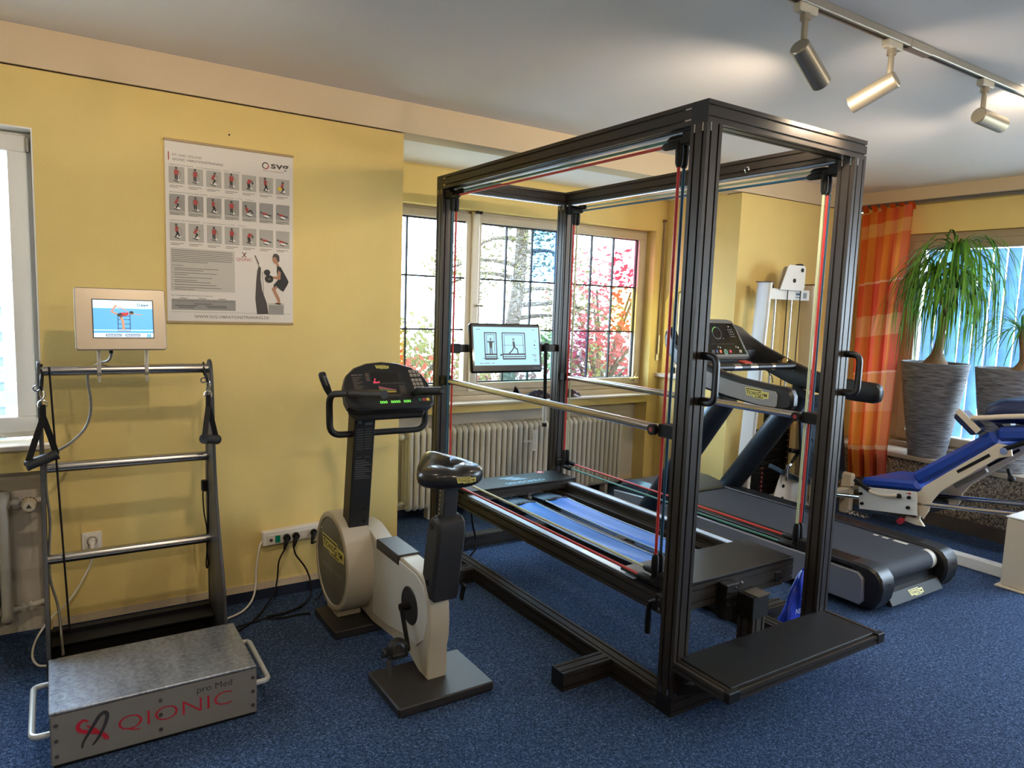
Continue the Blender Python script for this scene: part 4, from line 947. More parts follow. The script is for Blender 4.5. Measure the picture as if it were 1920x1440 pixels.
pr.text('BIKE XT', .01, -.085, .036, mat('faint_print', S(150, 148, 138), .5), w=.30, sx=1)
pr.build(dr)
# column, console
cp = [(3.185, .47), (3.275, .47), (3.19, 1.13), (3.10, 1.13)]
co = MB().prism(cp, 'yz', 1.160, 1.262, .004).build('column', M_dark, BK)
ax = Vector((0, 3.10 - 3.185, .66)).normalized(); pr = Print((1.160, 3.1855, .47), (1, 0, 0), ax, .0008)
M_cp = mat('column_print', S(96, 96, 96), .5)
pr.rect(.008, .60, .086, .0015, M_cp).rect(.016, .560, .018, .018, M_cp).rect(.050, .552, .038, .012, M_cp).stroke([(.052, .570), (.068, .580), (.086, .570)], .002, M_cp)
for k in range(9): pr.rect(.014, .53 - k * .012, .034 if k % 3 else .03, .003, M_cp); pr.rect(.054, .53 - k * .012, .034, .003, M_cp)
for x in (.030, .072): pr.ring(x, .40, .010, .006, .002, M_cp, 1, 180, 360)
for k in range(9): pr.rect(.014, .375 - k * .011, .05 + .02 * ((k * 7) % 3), .003, M_cp)
pr.build(co)
for z in (.60, .535): MB().cyl((1.235, 3.19 - (z - .47) * .129, z), (1.235, 3.175 - (z - .47) * .129, z), .004, n=8).build('screw', M_blk, co)
u_ = Vector((0, .150, .196)).normalized(); r_ = Vector((1, 0, 0)); n_ = r_.cross(u_); o_ = Vector((1.283, 2.945, 1.122))
out = [(-.190, .004), (-.17, -.004), (.18, -.004), (.203, .010), (.214, .05), (.206, .125), (.185, .175), (.14, .215), (.07, .240), (-.005, .248), (-.08, .240), (-.145, .216), (-.19, .175), (-.209, .125), (-.215, .05), (-.207, .018)]
b = MB().prism(out, 'xy', -.052, .0, .008); b.v = [tuple(o_ + r_ * x + u_ * y + n_ * z) for x, y, z in b.v]
cn = b.build('console', M_dark, BK)
b = MB().prism([(-.16, -.02), (.16, -.02), (.19, .02), (.18, .10), (-.18, .10), (-.19, .02)], 'xy', -.085, -.048, .008); b.v = [tuple(o_ + r_ * x + u_ * y + n_ * z) for x, y, z in b.v]
b.build('console_back', M_dark, cn)
pr = Print(o_, r_, u_, .0007)
M_lcd = mat('unlit_display', S(14, 10, 10), .15, coat=.5); M_seg = mat('green_digit', S(80, 220, 60), .4, emit=(.25, .9, .12, 1), es=1.2); M_dot = mat('red_led_dot', S(230, 30, 50), .4, emit=(1, .05, .1, 1), es=2.0)
M_key = mat('grey_key', S(178, 168, 156), .45); M_fine = mat('fine_console_print', S(120, 106, 92), .5)
pr.rect(-.205 + .005, .02, .40, .004, mat('console_line', S(46, 46, 46), .5))
tg_label(pr, -.042, .205, .066, .020)
pr.rect(-.073, .135, .130, .050, M_lcd)
for dx, dy in ((0, 0), (.008, 0), (.016, 0), (.004, .008), (.008, .018), (.024, .002)): pr.rect(-.069 + dx, .130 + dy, .005, .005, M_dot, 2)
for k in range(14):
    h = .030 - k * .0013; x = -.050 + k * .0058
    for j, mm in enumerate((mat('bar_amber', S(220, 190, 70), .5), mat('bar_green', S(110, 140, 80), .5), mat('bar_rose', S(190, 90, 120), .5))): pr.rect(x, .078 + j * (h / 2.6), .0048, h / 2.6 - .001, mm, 2)
pr.text('BIKE XT', -.165, .172, .008, M_key, w=.052)
for k in range(12): pr.rect(-.165, .160 - k * .008, .045 - .012 * (k % 3), .0022, M_fine)
for k in range(5): pr.rect(-.100, .178 - k * .009, .018, .004, M_fine)
pr.rect(-.075, .125, .16, .0015, M_fine)
for k in range(6): pr.rect(.050, .110 - k * .008, .03, .0022, M_fine)
for k in range(2): pr.rect(-.02, .065 - k * .007, .07, .0022, M_fine)
for g, x in (('000', -.062), ('0000', -.010), ('000', .053)): pr.text(g, x, .022, .018, M_seg, 2, w=.011 * len(g) + .002)
labels_ = ['', '', '', '', '', '', '1', '2', '3', '4', '5', '6', '7', '8', '9', '', '0', '']
for i, st_ in enumerate(labels_):
    rr_, cc_ = divmod(i, 3); x = .118 + cc_ * .0185 + rr_ * .0015; y = .180 - rr_ * .021 - (.006 if rr_ > 1 else 0)
    pr.rect(x, y, .014, .015, M_key, 2)
    if st_: pr.text(st_, x + .007, y + .003, .012, M_logo_k, 3, align='C', bold=.02)
    else: pr.rect(x + .003, y + .005, .008, .004, M_logo_k, 3)
for x, mm in ((.128, mat('key_teal', S(60, 130, 110), .5)), (.148, mat('key_rose', S(190, 70, 80), .5)), (.168, mat('key_yellow', S(216, 186, 80), .5))): pr.rect(x, .026, .016, .014, mm, 2)
pr.build(cn)
# handlebar
hb = MB().tube(fillet([(1.085, 2.98, 1.188), (1.050, 3.15, 1.165), (1.056, 3.155, .972), (1.54, 3.155, .972), (1.535, 3.15, 1.10)], .055, 6), .0155, 12).build('handlebar', M_foam, BK)
MB().cyl((1.090, 2.97, 1.190), (1.128, 2.69, 1.218), .0185, n=16).build('grip', M_foam, hb)
MB().tube([(1.052, 3.145, 1.165), (1.040, 3.15, 1.195), (1.018, 3.155, 1.258), (1.016, 3.155, 1.266)], [.013, .0175, .0175, .012], 14).build('horn_grip', M_foam, hb)
MB().cyl((1.036, 3.15, 1.205), (1.020, 3.154, 1.248), .0183, n=16).build('pulse_plate', mat('pulse_metal', S(110, 110, 112), .25, .9), hb)
MB().tube([(1.382, 2.93, 1.192), (1.384, 2.915, 1.195), (1.405, 2.74, 1.217), (1.407, 2.725, 1.219), (1.4075, 2.72, 1.2195)], [.014, .0185, .0185, .0165, .010], 16).build('grip', M_foam, hb)
MB().cyl((1.384, 2.93, 1.192), (1.40, 3.02, 1.165), .012, n=12).build('grip_stem', M_foam, hb)
# saddle and mast
mast = [(2.535, .493), (2.518, .60), (2.497, .70), (2.478, .742), (2.450, .760), (2.420, .757), (2.397, .738), (2.390, .70), (2.405, .60), (2.440, .402), (2.470, .402), (2.512, .468)]
ms = MB().prism(mast, 'yz', 1.236, 1.362, .012).build('mast', M_char, BK)
for y, z in ((2.452, .715), (2.478, .475)): MB().cyl((1.238, y, z), (1.233, y, z), .012, n=14).build('screw', M_blk, ms)
MB().bar((1.30, 2.452, .70), (1.30, 2.435, .885), .062, .052, (0, 1, 0), .004).build('seat_tube', mat('grey_seat_tube', S(74, 76, 78), .35, .5), BK)
b = MB()
for k in range(6): b.cyl((1.268, 2.452 - k * .002, .765 + k * .019), (1.2665, 2.452 - k * .002, .765 + k * .019), .004, n=8)
o = b.build('height_marks', M_chrome, BK); o['kind'] = 'stuff'
MB().box(1.352, 1.372, 2.43, 2.452, .475, .52, .003).build('locking_pin', M_blk, BK)
MB().obox((1.37, 2.425, .43), ((1, 0, 0), (0, .9, .3), (0, -.3, .9)), (.006, .012, .038), .003).build('adjust_tag', M_blk, BK)
M_sad = mat('gloss_saddle_vinyl', S(30, 30, 31), .28, coat=.35)
def saddle(u, v):
    th = 2 * math.pi * u; ph = math.pi * (v - .5)
    c, s_ = math.cos(th), math.sin(th); cp_, sp2 = math.cos(ph), math.sin(ph)
    f = max(0, s_)                       # towards the nose
    w = .140 * (1 - .72 * f ** 1.2); l = .095 if s_ < 0 else .215
    x = math.copysign(abs(c) ** .75, c) * w * abs(cp_) ** .55
    y = s_ * l * abs(cp_) ** .55
    z = .045 * math.copysign(abs(sp2) ** .7, sp2) + .026 * f
    if sp2 > 0: z -= .010 * math.exp(-(x / .026) ** 2) * (1 - f * .8)
    return (1.293 + x, 2.42 + y, .928 + z)
sd = MB().grid(saddle, 40, 16).build('saddle', M_sad, BK, 60)
pr = Print((1.272, 2.3248, .912), (1, 0, 0), (0, 0, 1), .0012); tg_label(pr, 0, 0, .085, .026); pr.build(sd)
# cranks and pedals
ck = MB().cyl((1.25, 2.674, .300), (1.205, 2.674, .300), .016, n=14).bar((1.212, 2.68, .310), (1.208, 2.583, .148), .022, .014, (1, 0, 0), .004).build('crank', M_blk, BK)
pd_ = MB().cyl((1.21, 2.585, .150), (1.09, 2.585, .150), .008, n=10).box(1.105, 1.192, 2.545, 2.630, .140, .162, .006).build('pedal', M_foam, BK)
MB().tube(spl([(1.185, 2.56, .15), (1.183, 2.56, .195), (1.15, 2.565, .215), (1.115, 2.56, .195), (1.112, 2.56, .15)], 4), .006, 8, flat=3.0, up=(0, 0, 1)).bar((1.10, 2.545, .15), (1.10, 2.52, .085), .02, .004).build('toe_strap', M_foam, pd_)
ck2 = MB().cyl((1.35, 2.674, .300), (1.395, 2.674, .300), .016, n=14).bar((1.388, 2.668, .290), (1.392, 2.765, .452), .022, .014, (1, 0, 0), .004).build('crank', M_blk, BK)
MB().cyl((1.39, 2.763, .450), (1.50, 2.763, .450), .008, n=10).box(1.405, 1.49, 2.72, 2.805, .440, .462, .006).build('pedal', M_foam, BK)
# ------------------------------------------------------------------ treadmill
M_tsil = mat('silver_skirt', S(150, 150, 156), .35, .5, var=.03)
M_tnavy = mat('dark_metallic_tube', S(40, 48, 58), .32, .45)
M_tblk = mat('treadmill_black', S(24, 24, 26), .4)
M_thood = mat('hood_slate', S(52, 62, 76), .32, coat=.3)
M_tbelt = mat('running_belt', S(40, 43, 52), .75, var=.08, vs=200)
M_trail = mat('ribbed_foot_rail', S(44, 42, 46), .4)
TM = empty('treadmill', (4.05, 3.0, 0)); tag(TM, 'large dark treadmill with silver sides between the training frame and the window', 'treadmill')
XC = 4.05
# deck
MB().box(3.665, 4.435, 2.02, 3.75, .05, .235, .01).build('deck_frame', M_tblk, TM)
MB().box(3.775, 4.325, 2.06, 3.60, .235, .252, .003).build('running_belt', M_tbelt, TM)
pr = Print((3.775, 2.06, .252), (1, 0, 0), (0, 1, 0), .0006)
M_tp = mat('belt_print', S(190, 184, 170), .5)
for x, w_ in ((.035, .004), (.044, .016), (.066, .034), (.106, .016), (.128, .004)): pr.poly([(x + .0, .42), (x + w_, .42), (x + w_ + .008, .45), (x + .008, .45)], M_tp)
for y, l in ((.28, .03), (.215, .04), (.10, .085)): pr.rect(.49, y, .022 + l * .15, l, M_tp)
pr.build(TM)
rl = MB().cyl((3.78, 2.055, .195), (4.32, 2.055, .195), .057, n=24).build('rear_roller', M_tbelt, TM)
MB().lathe([(.0576, -.02), (.0580, 0), (.0576, .02)], (4.285, 2.055, .195), 24, (1, 0, 0), cap=False).build('roller_band', M_tp, rl)
for s in (-1, 1):
    x0, x1 = sorted((XC + s * .275, XC + s * .405))
    b = MB().box(x0, x1, 2.09, 3.62, .235, .262, .004)
    ra = b.build('foot_rail', M_trail, TM)
    for k in range(6): MB().box(x0 + .012 + k * .019, x0 + .022 + k * .019, 2.10, 3.60, .262, .2645).build('rib', M_tblk, ra)
    # end caps
    xo0, xo1 = sorted((XC + s * .272, XC + s * (.406 if s < 0 else .410)))
    cap = [(2.13, .268), (2.03, .266), (1.985, .250), (1.955, .215), (1.945, .16), (1.955, .10), (1.985, .045), (2.06, .03), (2.13, .03)]
    ec = MB().prism(cap, 'yz', xo0, xo1, .014).build('end_cap', M_tblk, TM)
    MB().cyl(((xo0 + xo1) / 2, 1.9452, .185), ((xo0 + xo1) / 2, 1.943, .185), .005, n=8).build('screw', M_blk, ec)
    # side skirt
    xs = XC + s * (.415 if s < 0 else .398)
    sk = [(2.035, .075), (2.055, .050), (3.60, .050), (3.62, .10), (3.62, .225), (2.075, .225), (2.045, .20)]
    MB().prism(sk, 'yz', xs - .012, xs + .012, .005).build('side_skirt', M_tsil, TM)
    fk = [(3.72, .06), (4.06, .06), (4.08, .20), (3.72, .225), (3.69, .17)]
    MB().prism(fk, 'yz', xs - .012, xs + .012, .005).build('front_skirt', M_tsil, TM)
    # slanted upright
    xu = XC + s * .40 if s < 0 else XC + .375
    MB().tube([(xu, 3.78, .04), (xu, 3.64, .24), (xu, 3.34, .66), (xu, 3.10, 1.0), (xu, 3.06, 1.06)], [.070, .072, .072, .068, .066], 20, up=(1, 0, 0), flat=1.15).build('upright', M_tnavy, TM)
# rear tail plate with label
tl = [(2.05, .115), (1.99, .10), (1.955, .045), (1.975, .035), (2.05, .05)]
tp_ = MB().prism(tl, 'yz', 3.78, 4.32, .004).build('tail_plate', mat('tail_black', S(20, 20, 21), .6), TM)
uu = Vector((0, 1.99 - 1.955, .10 - .045)).normalized(); pr = Print((3.98, 1.9545, .045), (1, 0, 0), uu, .001); tg_label(pr, 0, .012, .14, .040); pr.build(tp_)
# motor hood
hd = [(3.63, .10), (3.63, .262), (3.68, .285), (3.80, .305), (3.95, .300), (4.08, .265), (4.14, .20), (4.16, .08), (4.10, .03), (3.68, .03)]
MB().prism(hd, 'yz', 3.70, 4.40, .03).build('motor_hood', M_thood, TM)
MB().box(3.76, 4.34, 3.585, 3.66, .245, .262, .004).build('belt_lip', M_tblk, TM)
# arms
top = [(3.590, 1.42), (3.578, 1.465), (3.545, 1.487), (3.51, 1.46), (3.475, 1.395), (3.33, 1.318), (3.24, 1.28), (3.06, 1.225), (2.91, 1.20), (2.70, 1.182), (2.58, 1.178), (2.545, 1.165), (2.525, 1.13)]
bot = [(2.525, 1.075), (2.545, 1.048), (2.60, 1.041), (2.71, 1.04), (3.0, 1.062), (3.2, 1.098), (3.43, 1.20), (3.54, 1.30), (3.58, 1.36)]
ins_ = inset((top + bot)[::-1], .030)
for s in (-1, 1):
    xa = XC + s * .445
    if s < 0: ar = MB().prism(top + bot, 'yz', xa - .032, xa + .032, .016).build('arm', M_tblk, TM)
    else:
        sec = [(.20, 3.64, 1.525, 1.33), (.26, 3.62, 1.520, 1.30), (.33, 3.585, 1.495, 1.27), (.39, 3.534, 1.43, 1.235), (.43, 3.446, 1.368, 1.19), (.445, 3.33, 1.318, 1.145), (.445, 3.2, 1.268, 1.10), (.445, 3.06, 1.225, 1.072), (.445, 2.91, 1.2, 1.052), (.445, 2.7, 1.182, 1.041), (.445, 2.57, 1.178, 1.041), (.445, 2.537, 1.163, 1.053), (.445, 2.525, 1.135, 1.08)]
        vs = []; fs = []; K = 12
        for i, (xo, y, zt, zb) in enumerate(sec):
            a_ = Vector(sec[max(i - 1, 0)][:2]); b_ = Vector(sec[min(i + 1, len(sec) - 1)][:2]); t_ = (b_ - a_).normalized(); nx = Vector((-t_.y, t_.x)); hw = .034 if i < len(sec) - 1 else .026
            for q in range(K):
                th = 2 * math.pi * q / K; cs_, sn_ = math.copysign(abs(math.cos(th)) ** .45, math.cos(th)), math.copysign(abs(math.sin(th)) ** .45, math.sin(th))
                vs.append((XC + xo + nx.x * hw * cs_, y + nx.y * hw * cs_, (zt + zb) / 2 + (zt - zb) / 2 * sn_))
        for i in range(len(sec) - 1):
            for q in range(K): fs.append((i * K + q, i * K + (q + 1) % K, (i + 1) * K + (q + 1) % K, (i + 1) * K + q))
        fs += [tuple(range(K - 1, -1, -1)), tuple((len(sec) - 1) * K + q for q in range(K))]
        b = MB(); b.add(vs, fs); ar = b.build('arm', M_tblk, TM, 50)
    if s < 0:
        sp = MB().prism([(3.565, 1.42), (3.54, 1.455), (3.52, 1.44), (3.48, 1.36), (3.40, 1.305), (3.25, 1.235), (3.06, 1.190), (2.90, 1.166), (2.70, 1.150), (2.64, 1.146), (2.625, 1.125), (2.625, 1.065), (2.64, 1.052), (2.75, 1.052), (3.0, 1.078), (3.2, 1.115), (3.42, 1.215), (3.52, 1.31), (3.56, 1.37)], 'yz', xa - .036, xa - .028, .002).build('arm_panel', M_tsil, ar)
        pr = Print((xa - .036, 2.86, 1.092), (0, -1, -.02), (0, 0, 1), .0006); tg_label(pr, 0, 0, .175, .058); pr.build(sp)
    else:
        MB().cyl((xa - .034, 3.235, 1.268), (xa - .046, 3.235, 1.272), .020, n=16).build('dial', mat('brass_dial', S(220, 185, 110), .35, .4), ar)
        pr = Print((xa - .0325, 3.30, 1.25), (0, -1, -.25), (0, -.25, 1), .001); pr.rect(.0, .01, .05, .004, M_tp).rect(.13, -.02, .005, .02, M_tp).rect(.02, .02, .006, .008, M_tp); pr.build(ar)
    MB().box(*sorted((XC + s * .25, XC + s * .44)), 3.47, 3.56, 1.24, 1.36, .03).build('arm_root', M_tblk, TM)
cb = MB().tube([(XC - .42, 3.17, 1.235), (XC - .2, 3.19, 1.232), (XC + .2, 3.19, 1.232), (XC + .42, 3.17, 1.235)], .024, 12).build('cross_grip', M_tblk, TM)
for x in (XC - .22, XC - .05, XC + .18): MB().cyl((x, 3.19, 1.232), (x + .075, 3.19, 1.232), .0248, n=16).build('pulse_plate', M_chrome, cb)
# console
u_ = Vector((0, .12, .28)).normalized(); r_ = Vector((1, 0, 0)); n_ = r_.cross(u_); o_ = Vector((XC, 3.43, 1.275))
out = [(-.27, .0), (.27, .0), (.255, .06), (.20, .24), (.175, .292), (.12, .302), (-.12, .302), (-.175, .292), (-.20, .24), (-.255, .06)]
b = MB().prism(out, 'xy', -.05, .0, .010); b.v = [tuple(o_ + r_ * x + u_ * y + n_ * z) for x, y, z in b.v]
cs = b.build('console', mat('console_grey_rim', S(118, 114, 108), .4, .3), TM)
pr = Print(o_, r_, u_, .0008)
M_cblk = mat('console_glass', S(14, 14, 16), .18, coat=.6)
pr.poly([(-.238, .028), (.238, .028), (.222, .07), (.178, .235), (.160, .268), (-.160, .268), (-.178, .235), (-.222, .07)], M_cblk)
pr.ring(-.03, .190, .042, .042, .006, mat('console_ring', S(70, 74, 70), .5), 2).ring(-.03, .190, .043, .043, .005, mat('green_arc', S(90, 150, 60), .5, emit=(.2, .6, .1, 1), es=.5), 3, 90, 170)
M_cw = mat('console_white_print', S(190, 186, 178), .5)
for rr_ in range(4):
    for cc_ in range(3): pr.rect(.095 + cc_ * .018 + rr_ * .006, .215 - rr_ * .018, .006, .006, M_cw, 2)
pr.rect(.105, .238, .01, .008, M_cw, 2).rect(-.05, .148, .012, .004, M_cw, 2).rect(-.02, .148, .018, .004, M_cw, 2).rect(.02, .148, .008, .004, M_cw, 2)
for k in range(22): pr.rect(-.12 + k * .0115, .105, .008, .004, mat('console_dim_print', S(70, 68, 66), .5), 2)
for x in (-.06, .13): pr.rect(x, .088, .016, .003, M_cw, 2).rect(x, .078, .012, .003, M_cw, 2).ell(x + .028, .080, .006, .006, M_cw, 2)
for x, mm, w_ in ((-.13, mat('key_dark', S(60, 60, 64), .5), .03), (-.085, mat('key_blue', S(50, 70, 120), .5), .02), (-.05, mat('key_orange', S(214, 110, 60), .5), .022), (.055, mat('key_red', S(196, 44, 60), .5), .022), (.16, mat('key_tan', S(150, 130, 104), .5), .03)): pr.rect(x, .040, w_, .022, mm, 2)
pr.ell(.015, .046, .019, .021, mat('key_green_rim', S(170, 190, 170), .5), 2).ell(.015, .046, .016, .018, mat('key_green', S(60, 110, 84), .5), 3)
pr.build(cs)
b = MB().prism([(-.25, -.03), (.25, -.03), (.24, .25), (-.24, .25)], 'xy', -.16, -.048, .02); b.v = [tuple(o_ + r_ * x + u_ * y + n_ * z) for x, y, z in b.v]; b.build('console_body', M_tblk, cs)
MB().box(XC - .24, XC + .24, 3.24, 3.45, 1.225, 1.245, .006).build('tray', M_tblk, TM)
MB().obox((4.10, 3.30, 1.256), ((1, .1, 0), (-.1, 1, .2), (0, -.2, 1)), (.045, .03, .006), .002).build('safety_key', mat('red_key', S(186, 64, 44), .5), TM)
MB().tube(spl([(4.28, 3.25, 1.225), (4.29, 3.24, 1.18), (4.32, 3.235, 1.155), (4.34, 3.24, 1.11)]), .003, 6).build('key_cord', M_blk, TM)
# ------------------------------------------------------------------ weight tower at the pillar
M_ivory = mat('white_powder_coat', S(226, 222, 216), .3, coat=.2, var=.03)
M_beige = mat('cream_powder_coat', S(214, 200, 178), .4, var=.04)
WT = empty('weight_tower', (4.87, 3.58, 0)); tag(WT, 'white pulley tower with weight stack in front of the yellow pillar', 'weight tower')
def leg(xt, xb, m):
    b = MB(); n = 4
    y0, y1 = 3.505, 3.635; t = .036
    vs = []
    pl = rrect(-t / 2, t / 2, y0, y1, .016, 4)
    for z, x in ((0, xb), (1.84, xt)): vs += [(x + a, q, z) for a, q in pl]
    k = len(pl); b.add(vs, [(i, (i + 1) % k, k + (i + 1) % k, k + i) for i in range(k)] + [tuple(range(k - 1, -1, -1)), tuple(range(k, 2 * k))])
    return b.build('tower_leg', m, WT)
leg(4.60, 4.490, M_ivory); leg(5.135, 5.275, M_beige)
for x in (4.60, 5.135): MB().box(x - .022, x + .022, 3.50, 3.64, 1.84, 1.848, .001).build('leg_cap', mat('brown_cap', S(84, 46, 36), .5), WT)
MB().box(4.618, 5.118, 3.535, 3.60, 1.715, 1.80, .004).build('cross_head', M_ivory, WT)
MB().cyl((4.66, 3.55, 1.81), (4.66, 3.59, 1.81), .022, n=16).build('guide_wheel', M_blk, WT)
ph = MB().prism([(4.70, 1.79), (4.985, 1.79), (5.00, 1.81), (5.00, 1.965), (4.985, 1.985), (4.80, 1.985), (4.78, 1.97)], 'xz', 3.505, 3.513, .002).build('pulley_cheek', M_ivory, WT)
MB().prism([(4.74, 1.79), (5.02, 1.79), (5.035, 1.81), (5.035, 1.955), (5.02, 1.975), (4.82, 1.975), (4.80, 1.96)], 'xz', 3.56, 3.568, .002).build('pulley_cheek', M_beige, WT)
for x, z in ((4.955, 1.95), (4.865, 1.865)): MB().cyl((x, 3.500, z), (x, 3.506, z), .016, n=14).build('axle_cap', M_blk, ph)
MB().cyl((4.955, 3.515, 1.95), (4.955, 3.555, 1.95), .05, n=20).build('pulley_wheel', M_blk, WT)
pr = Print((4.93, 3.5345, 1.725), (1, 0, 0), (0, 0, 1), .0008); pr.rect(0, 0, .16, .06, mat('maker_plate', S(206, 210, 210), .4)).rect(.008, .030, .06, .016, mat('plate_blue', S(50, 80, 110), .5), 2).rect(.008, .010, .05, .008, mat('plate_grey', S(120, 125, 130), .5), 2).rect(.10, .008, .045, .044, MATS['plate_grey'], 2); pr.build(WT)
for x in (4.735, 4.935): MB().cyl((x, 3.57, .15), (x - .0, 3.57, 1.715), .011, n=12).build('guide_rod', M_chrome, WT)
for x, z0 in ((4.815, .80), (4.975, .12)): MB().cyl((x, 3.52, z0), (x, 3.52, 1.80), .004, n=8).build('cable', M_blk, WT)
ws = empty  # plates
for k in range(11): MB().box(4.665, 4.985, 3.53, 3.62, .16 + k * .048, .204 + k * .048, .004).build('weight_plate', M_blk, WT)
MB().cyl((4.74, 3.57, .69), (4.74, 3.57, .83), .022, n=14).build('rod_bush', M_blk, WT); MB().cyl((4.93, 3.57, .69), (4.93, 3.57, .83), .022, n=14).build('rod_bush', M_blk, WT)
MB().box(4.44, 5.28, 3.50, 3.64, 0, .05, .006).build('base_bar', M_ivory, WT)
b = MB()
for k in range(9): b.ell((4.60, 3.47, .12 + k * .035), (.012, .012, .016), 10, 6)
o = b.build('selector_cord', mat('dark_red_beads', S(92, 30, 34), .4), WT); o['kind'] = 'stuff'
# ------------------------------------------------------------------ leg press
M_lblue = mat('royal_blue_vinyl', S(28, 66, 160), .38, coat=.12, var=.06, vs=10)
M_lnavy = mat('navy_vinyl', S(20, 32, 74), .4, coat=.1, var=.06)
LP = empty('leg_press', (5.2, 2.4, 0)); tag(LP, 'cream leg press with blue padded sled on chrome rails by the right window', 'leg press')
rz = lambda y: .33 + (2.49 - y) * .145
for x in (5.0, 5.4):
    MB().cyl((x, 1.84, rz(1.84)), (x, 3.30, rz(3.30)), .0165, n=16).build('rail', M_chrome, LP)
    x0 = x - .045 if x < 5.2 else x - .03
    if x < 5.2: MB().box(x0, x0 + .075, 1.80, 3.35, 0, .075, .006).build('base_beam', M_ivory, LP)
MB().box(4.80, 5.60, 1.72, 1.86, .006, .435, .012).box(4.78, 5.62, 1.70, 1.88, 0, .012, .003).build('end_post', M_beige, LP)
MB().box(4.795, 5.605, 1.715, 1.865, .432, .442, .004).build('post_cap', M_ivory, LP)
for x in (4.99, 5.41): MB().box(x - .025, x + .025, 3.20, 3.30, 0, .34, .012).build('front_post', M_beige, LP)
MB().box(4.97, 5.43, 3.22, 3.28, .16, .22, .006).build('front_crossbar', M_beige, LP)
# foot plate (chequer plate)
fp = MB().obox((5.135, 3.335, .65), ((1, 0, 0), (0, .12, 1), (0, -1, .12)), (.285, .33, .012), .004).build('foot_plate', mat('chequer_plate', S(38, 46, 58), .35, .6, var=.15), LP)
tm = MB().obox((0, 0, 0), ((.7, .7, 0), (-.7, .7, 0), (0, 0, 1)), (.017, .0045, .002)).mesh('tread'); tm.materials.append(MATS['chequer_plate'])
for i in range(10):
    for j in range(12):
        o = bpy.data.objects.new('tread_bar', tm); COL.objects.link(o); o.parent = fp
        u = -.25 + i * .055; v = -.30 + j * .054
        pz = Vector((5.135 + u, 3.335 + v * .1191, .65 + v * .9929)) + Vector((0, -.9929, .1191)) * .0125
        o.location = pz - Vector(WPOS[fp.name]); o.rotation_euler = (math.radians(90 - 6.8), 0, 0 if (i + j) % 2 else 0)
        if (i + j) % 2: o.rotation_euler = (math.radians(90 - 6.8), math.radians(90), 0)
MB().bar((4.92, 3.38, .96), (4.98, 3.30, .28), .05, .03, (0, 1, 0), .004).build('plate_arm', mat('steel_blue_arm', S(60, 82, 104), .4, .3), LP)
MB().bar((5.36, 3.38, .96), (5.40, 3.30, .28), .05, .03, (0, 1, 0), .004).build('plate_arm', MATS['steel_blue_arm'], LP)
MB().bar((4.62, 3.42, .435), (4.98, 3.40, .285), .03, .035, (0, 0, 1), .004).build('link_bar', MATS['steel_blue_arm'], LP)
gs = MB().prism([(4.80, .385), (5.02, .31), (5.04, .06), (4.72, .10), (4.70, .14)], 'xz', 3.43, 3.438, .001).build('gusset', M_ivory, LP)
for z in (.25, .15): MB().cyl((4.82, 3.432, z), (4.82, 3.424, z), .014, n=12).build('hole_plug', M_blk, gs)
MB().cyl((4.80, 3.38, .55), (4.95, 3.36, .52), .018, n=12).cyl((4.90, 3.37, .53), (4.80, 3.37, .43), .012, n=10).build('stop_lever', M_blk, LP)
MB().cyl((4.81, 3.37, .44), (4.79, 3.37, .425), .015, n=12).cyl((4.78, 3.375, .44), (4.78, 3.375, .31), .014, n=10).build('lever_joint', M_chrome, LP)
# sled
for x, nm in ((4.945, 0), (5.455, 1)):
    sl = MB().prism([(2.885, .362), (2.865, .200), (2.452, .258), (2.470, .422)], 'yz', x, x + .010, .002).build('sled_cheek', M_ivory, LP)
    if not nm:
        for y, z, r in ((2.86, .315, .012), (2.845, .245, .012), (2.515, .372, .013), (2.515, .300, .013), (2.585, .365, .018)): MB().cyl((x, y, z), (x - .016, y, z), r, r * .85, n=14).build('knob', M_blk, sl)
        pr = Print((x, 2.52, .398), (0, -1, .14), (0, .14, 1), .0006); pr.poly([(-.018, .004), (.002, .004), (.002, .012), (.018, .0), (.002, -.010), (.002, -.003), (-.018, -.003)], mat('red_arrow', S(190, 40, 50), .5)); pr.build(sl)
        MB().cyl((x - .012, 2.91, .408), (x - .020, 2.79, .357), .0145, n=14).build('hand_grip_sleeve', M_blk, sl)
        MB().tube(spl([(x - .020, 2.79, .357), (x - .022, 2.74, .345), (x - .022, 2.66, .350), (x - .010, 2.60, .366), (x + .004, 2.59, .368)], 4), .0105, 10).build('grip_tube', M_beige, sl)
MB().box(4.955, 5.455, 2.47, 2.86, .24, .30, .006).build('sled_bed', M_blk, LP)
b = MB()
seat = [(2.89, .400), (2.885, .375), (2.86, .362), (2.47, .420), (2.455, .44), (2.50, .492), (2.58, .478), (2.82, .445), (2.87, .43)]
MB().prism(seat, 'yz', 4.965, 5.435, .022).build('seat_cushion', M_lblue, LP)
d = Vector((0, 2.03 - 2.515, .885 - .488)).normalized(); up = Vector((0, -d.z, d.y)) * -1
if up.z < 0: up = -up
c0 = Vector((5.2, 2.505, .478)); c1 = Vector((5.2, 2.035, .862))
bcush = MB().obox((c0 + c1) / 2 + up * .022, ((1, 0, 0), d, up), (.215, (c1 - c0).length / 2, .045), .024).build('back_cushion', M_lblue, LP)
MB().obox((5.2, 1.90, .918), ((1, 0, 0), (0, -.985, .17), (0, .17, .985)), (.215, .15, .045), .024).build('head_cushion', M_lblue, LP)
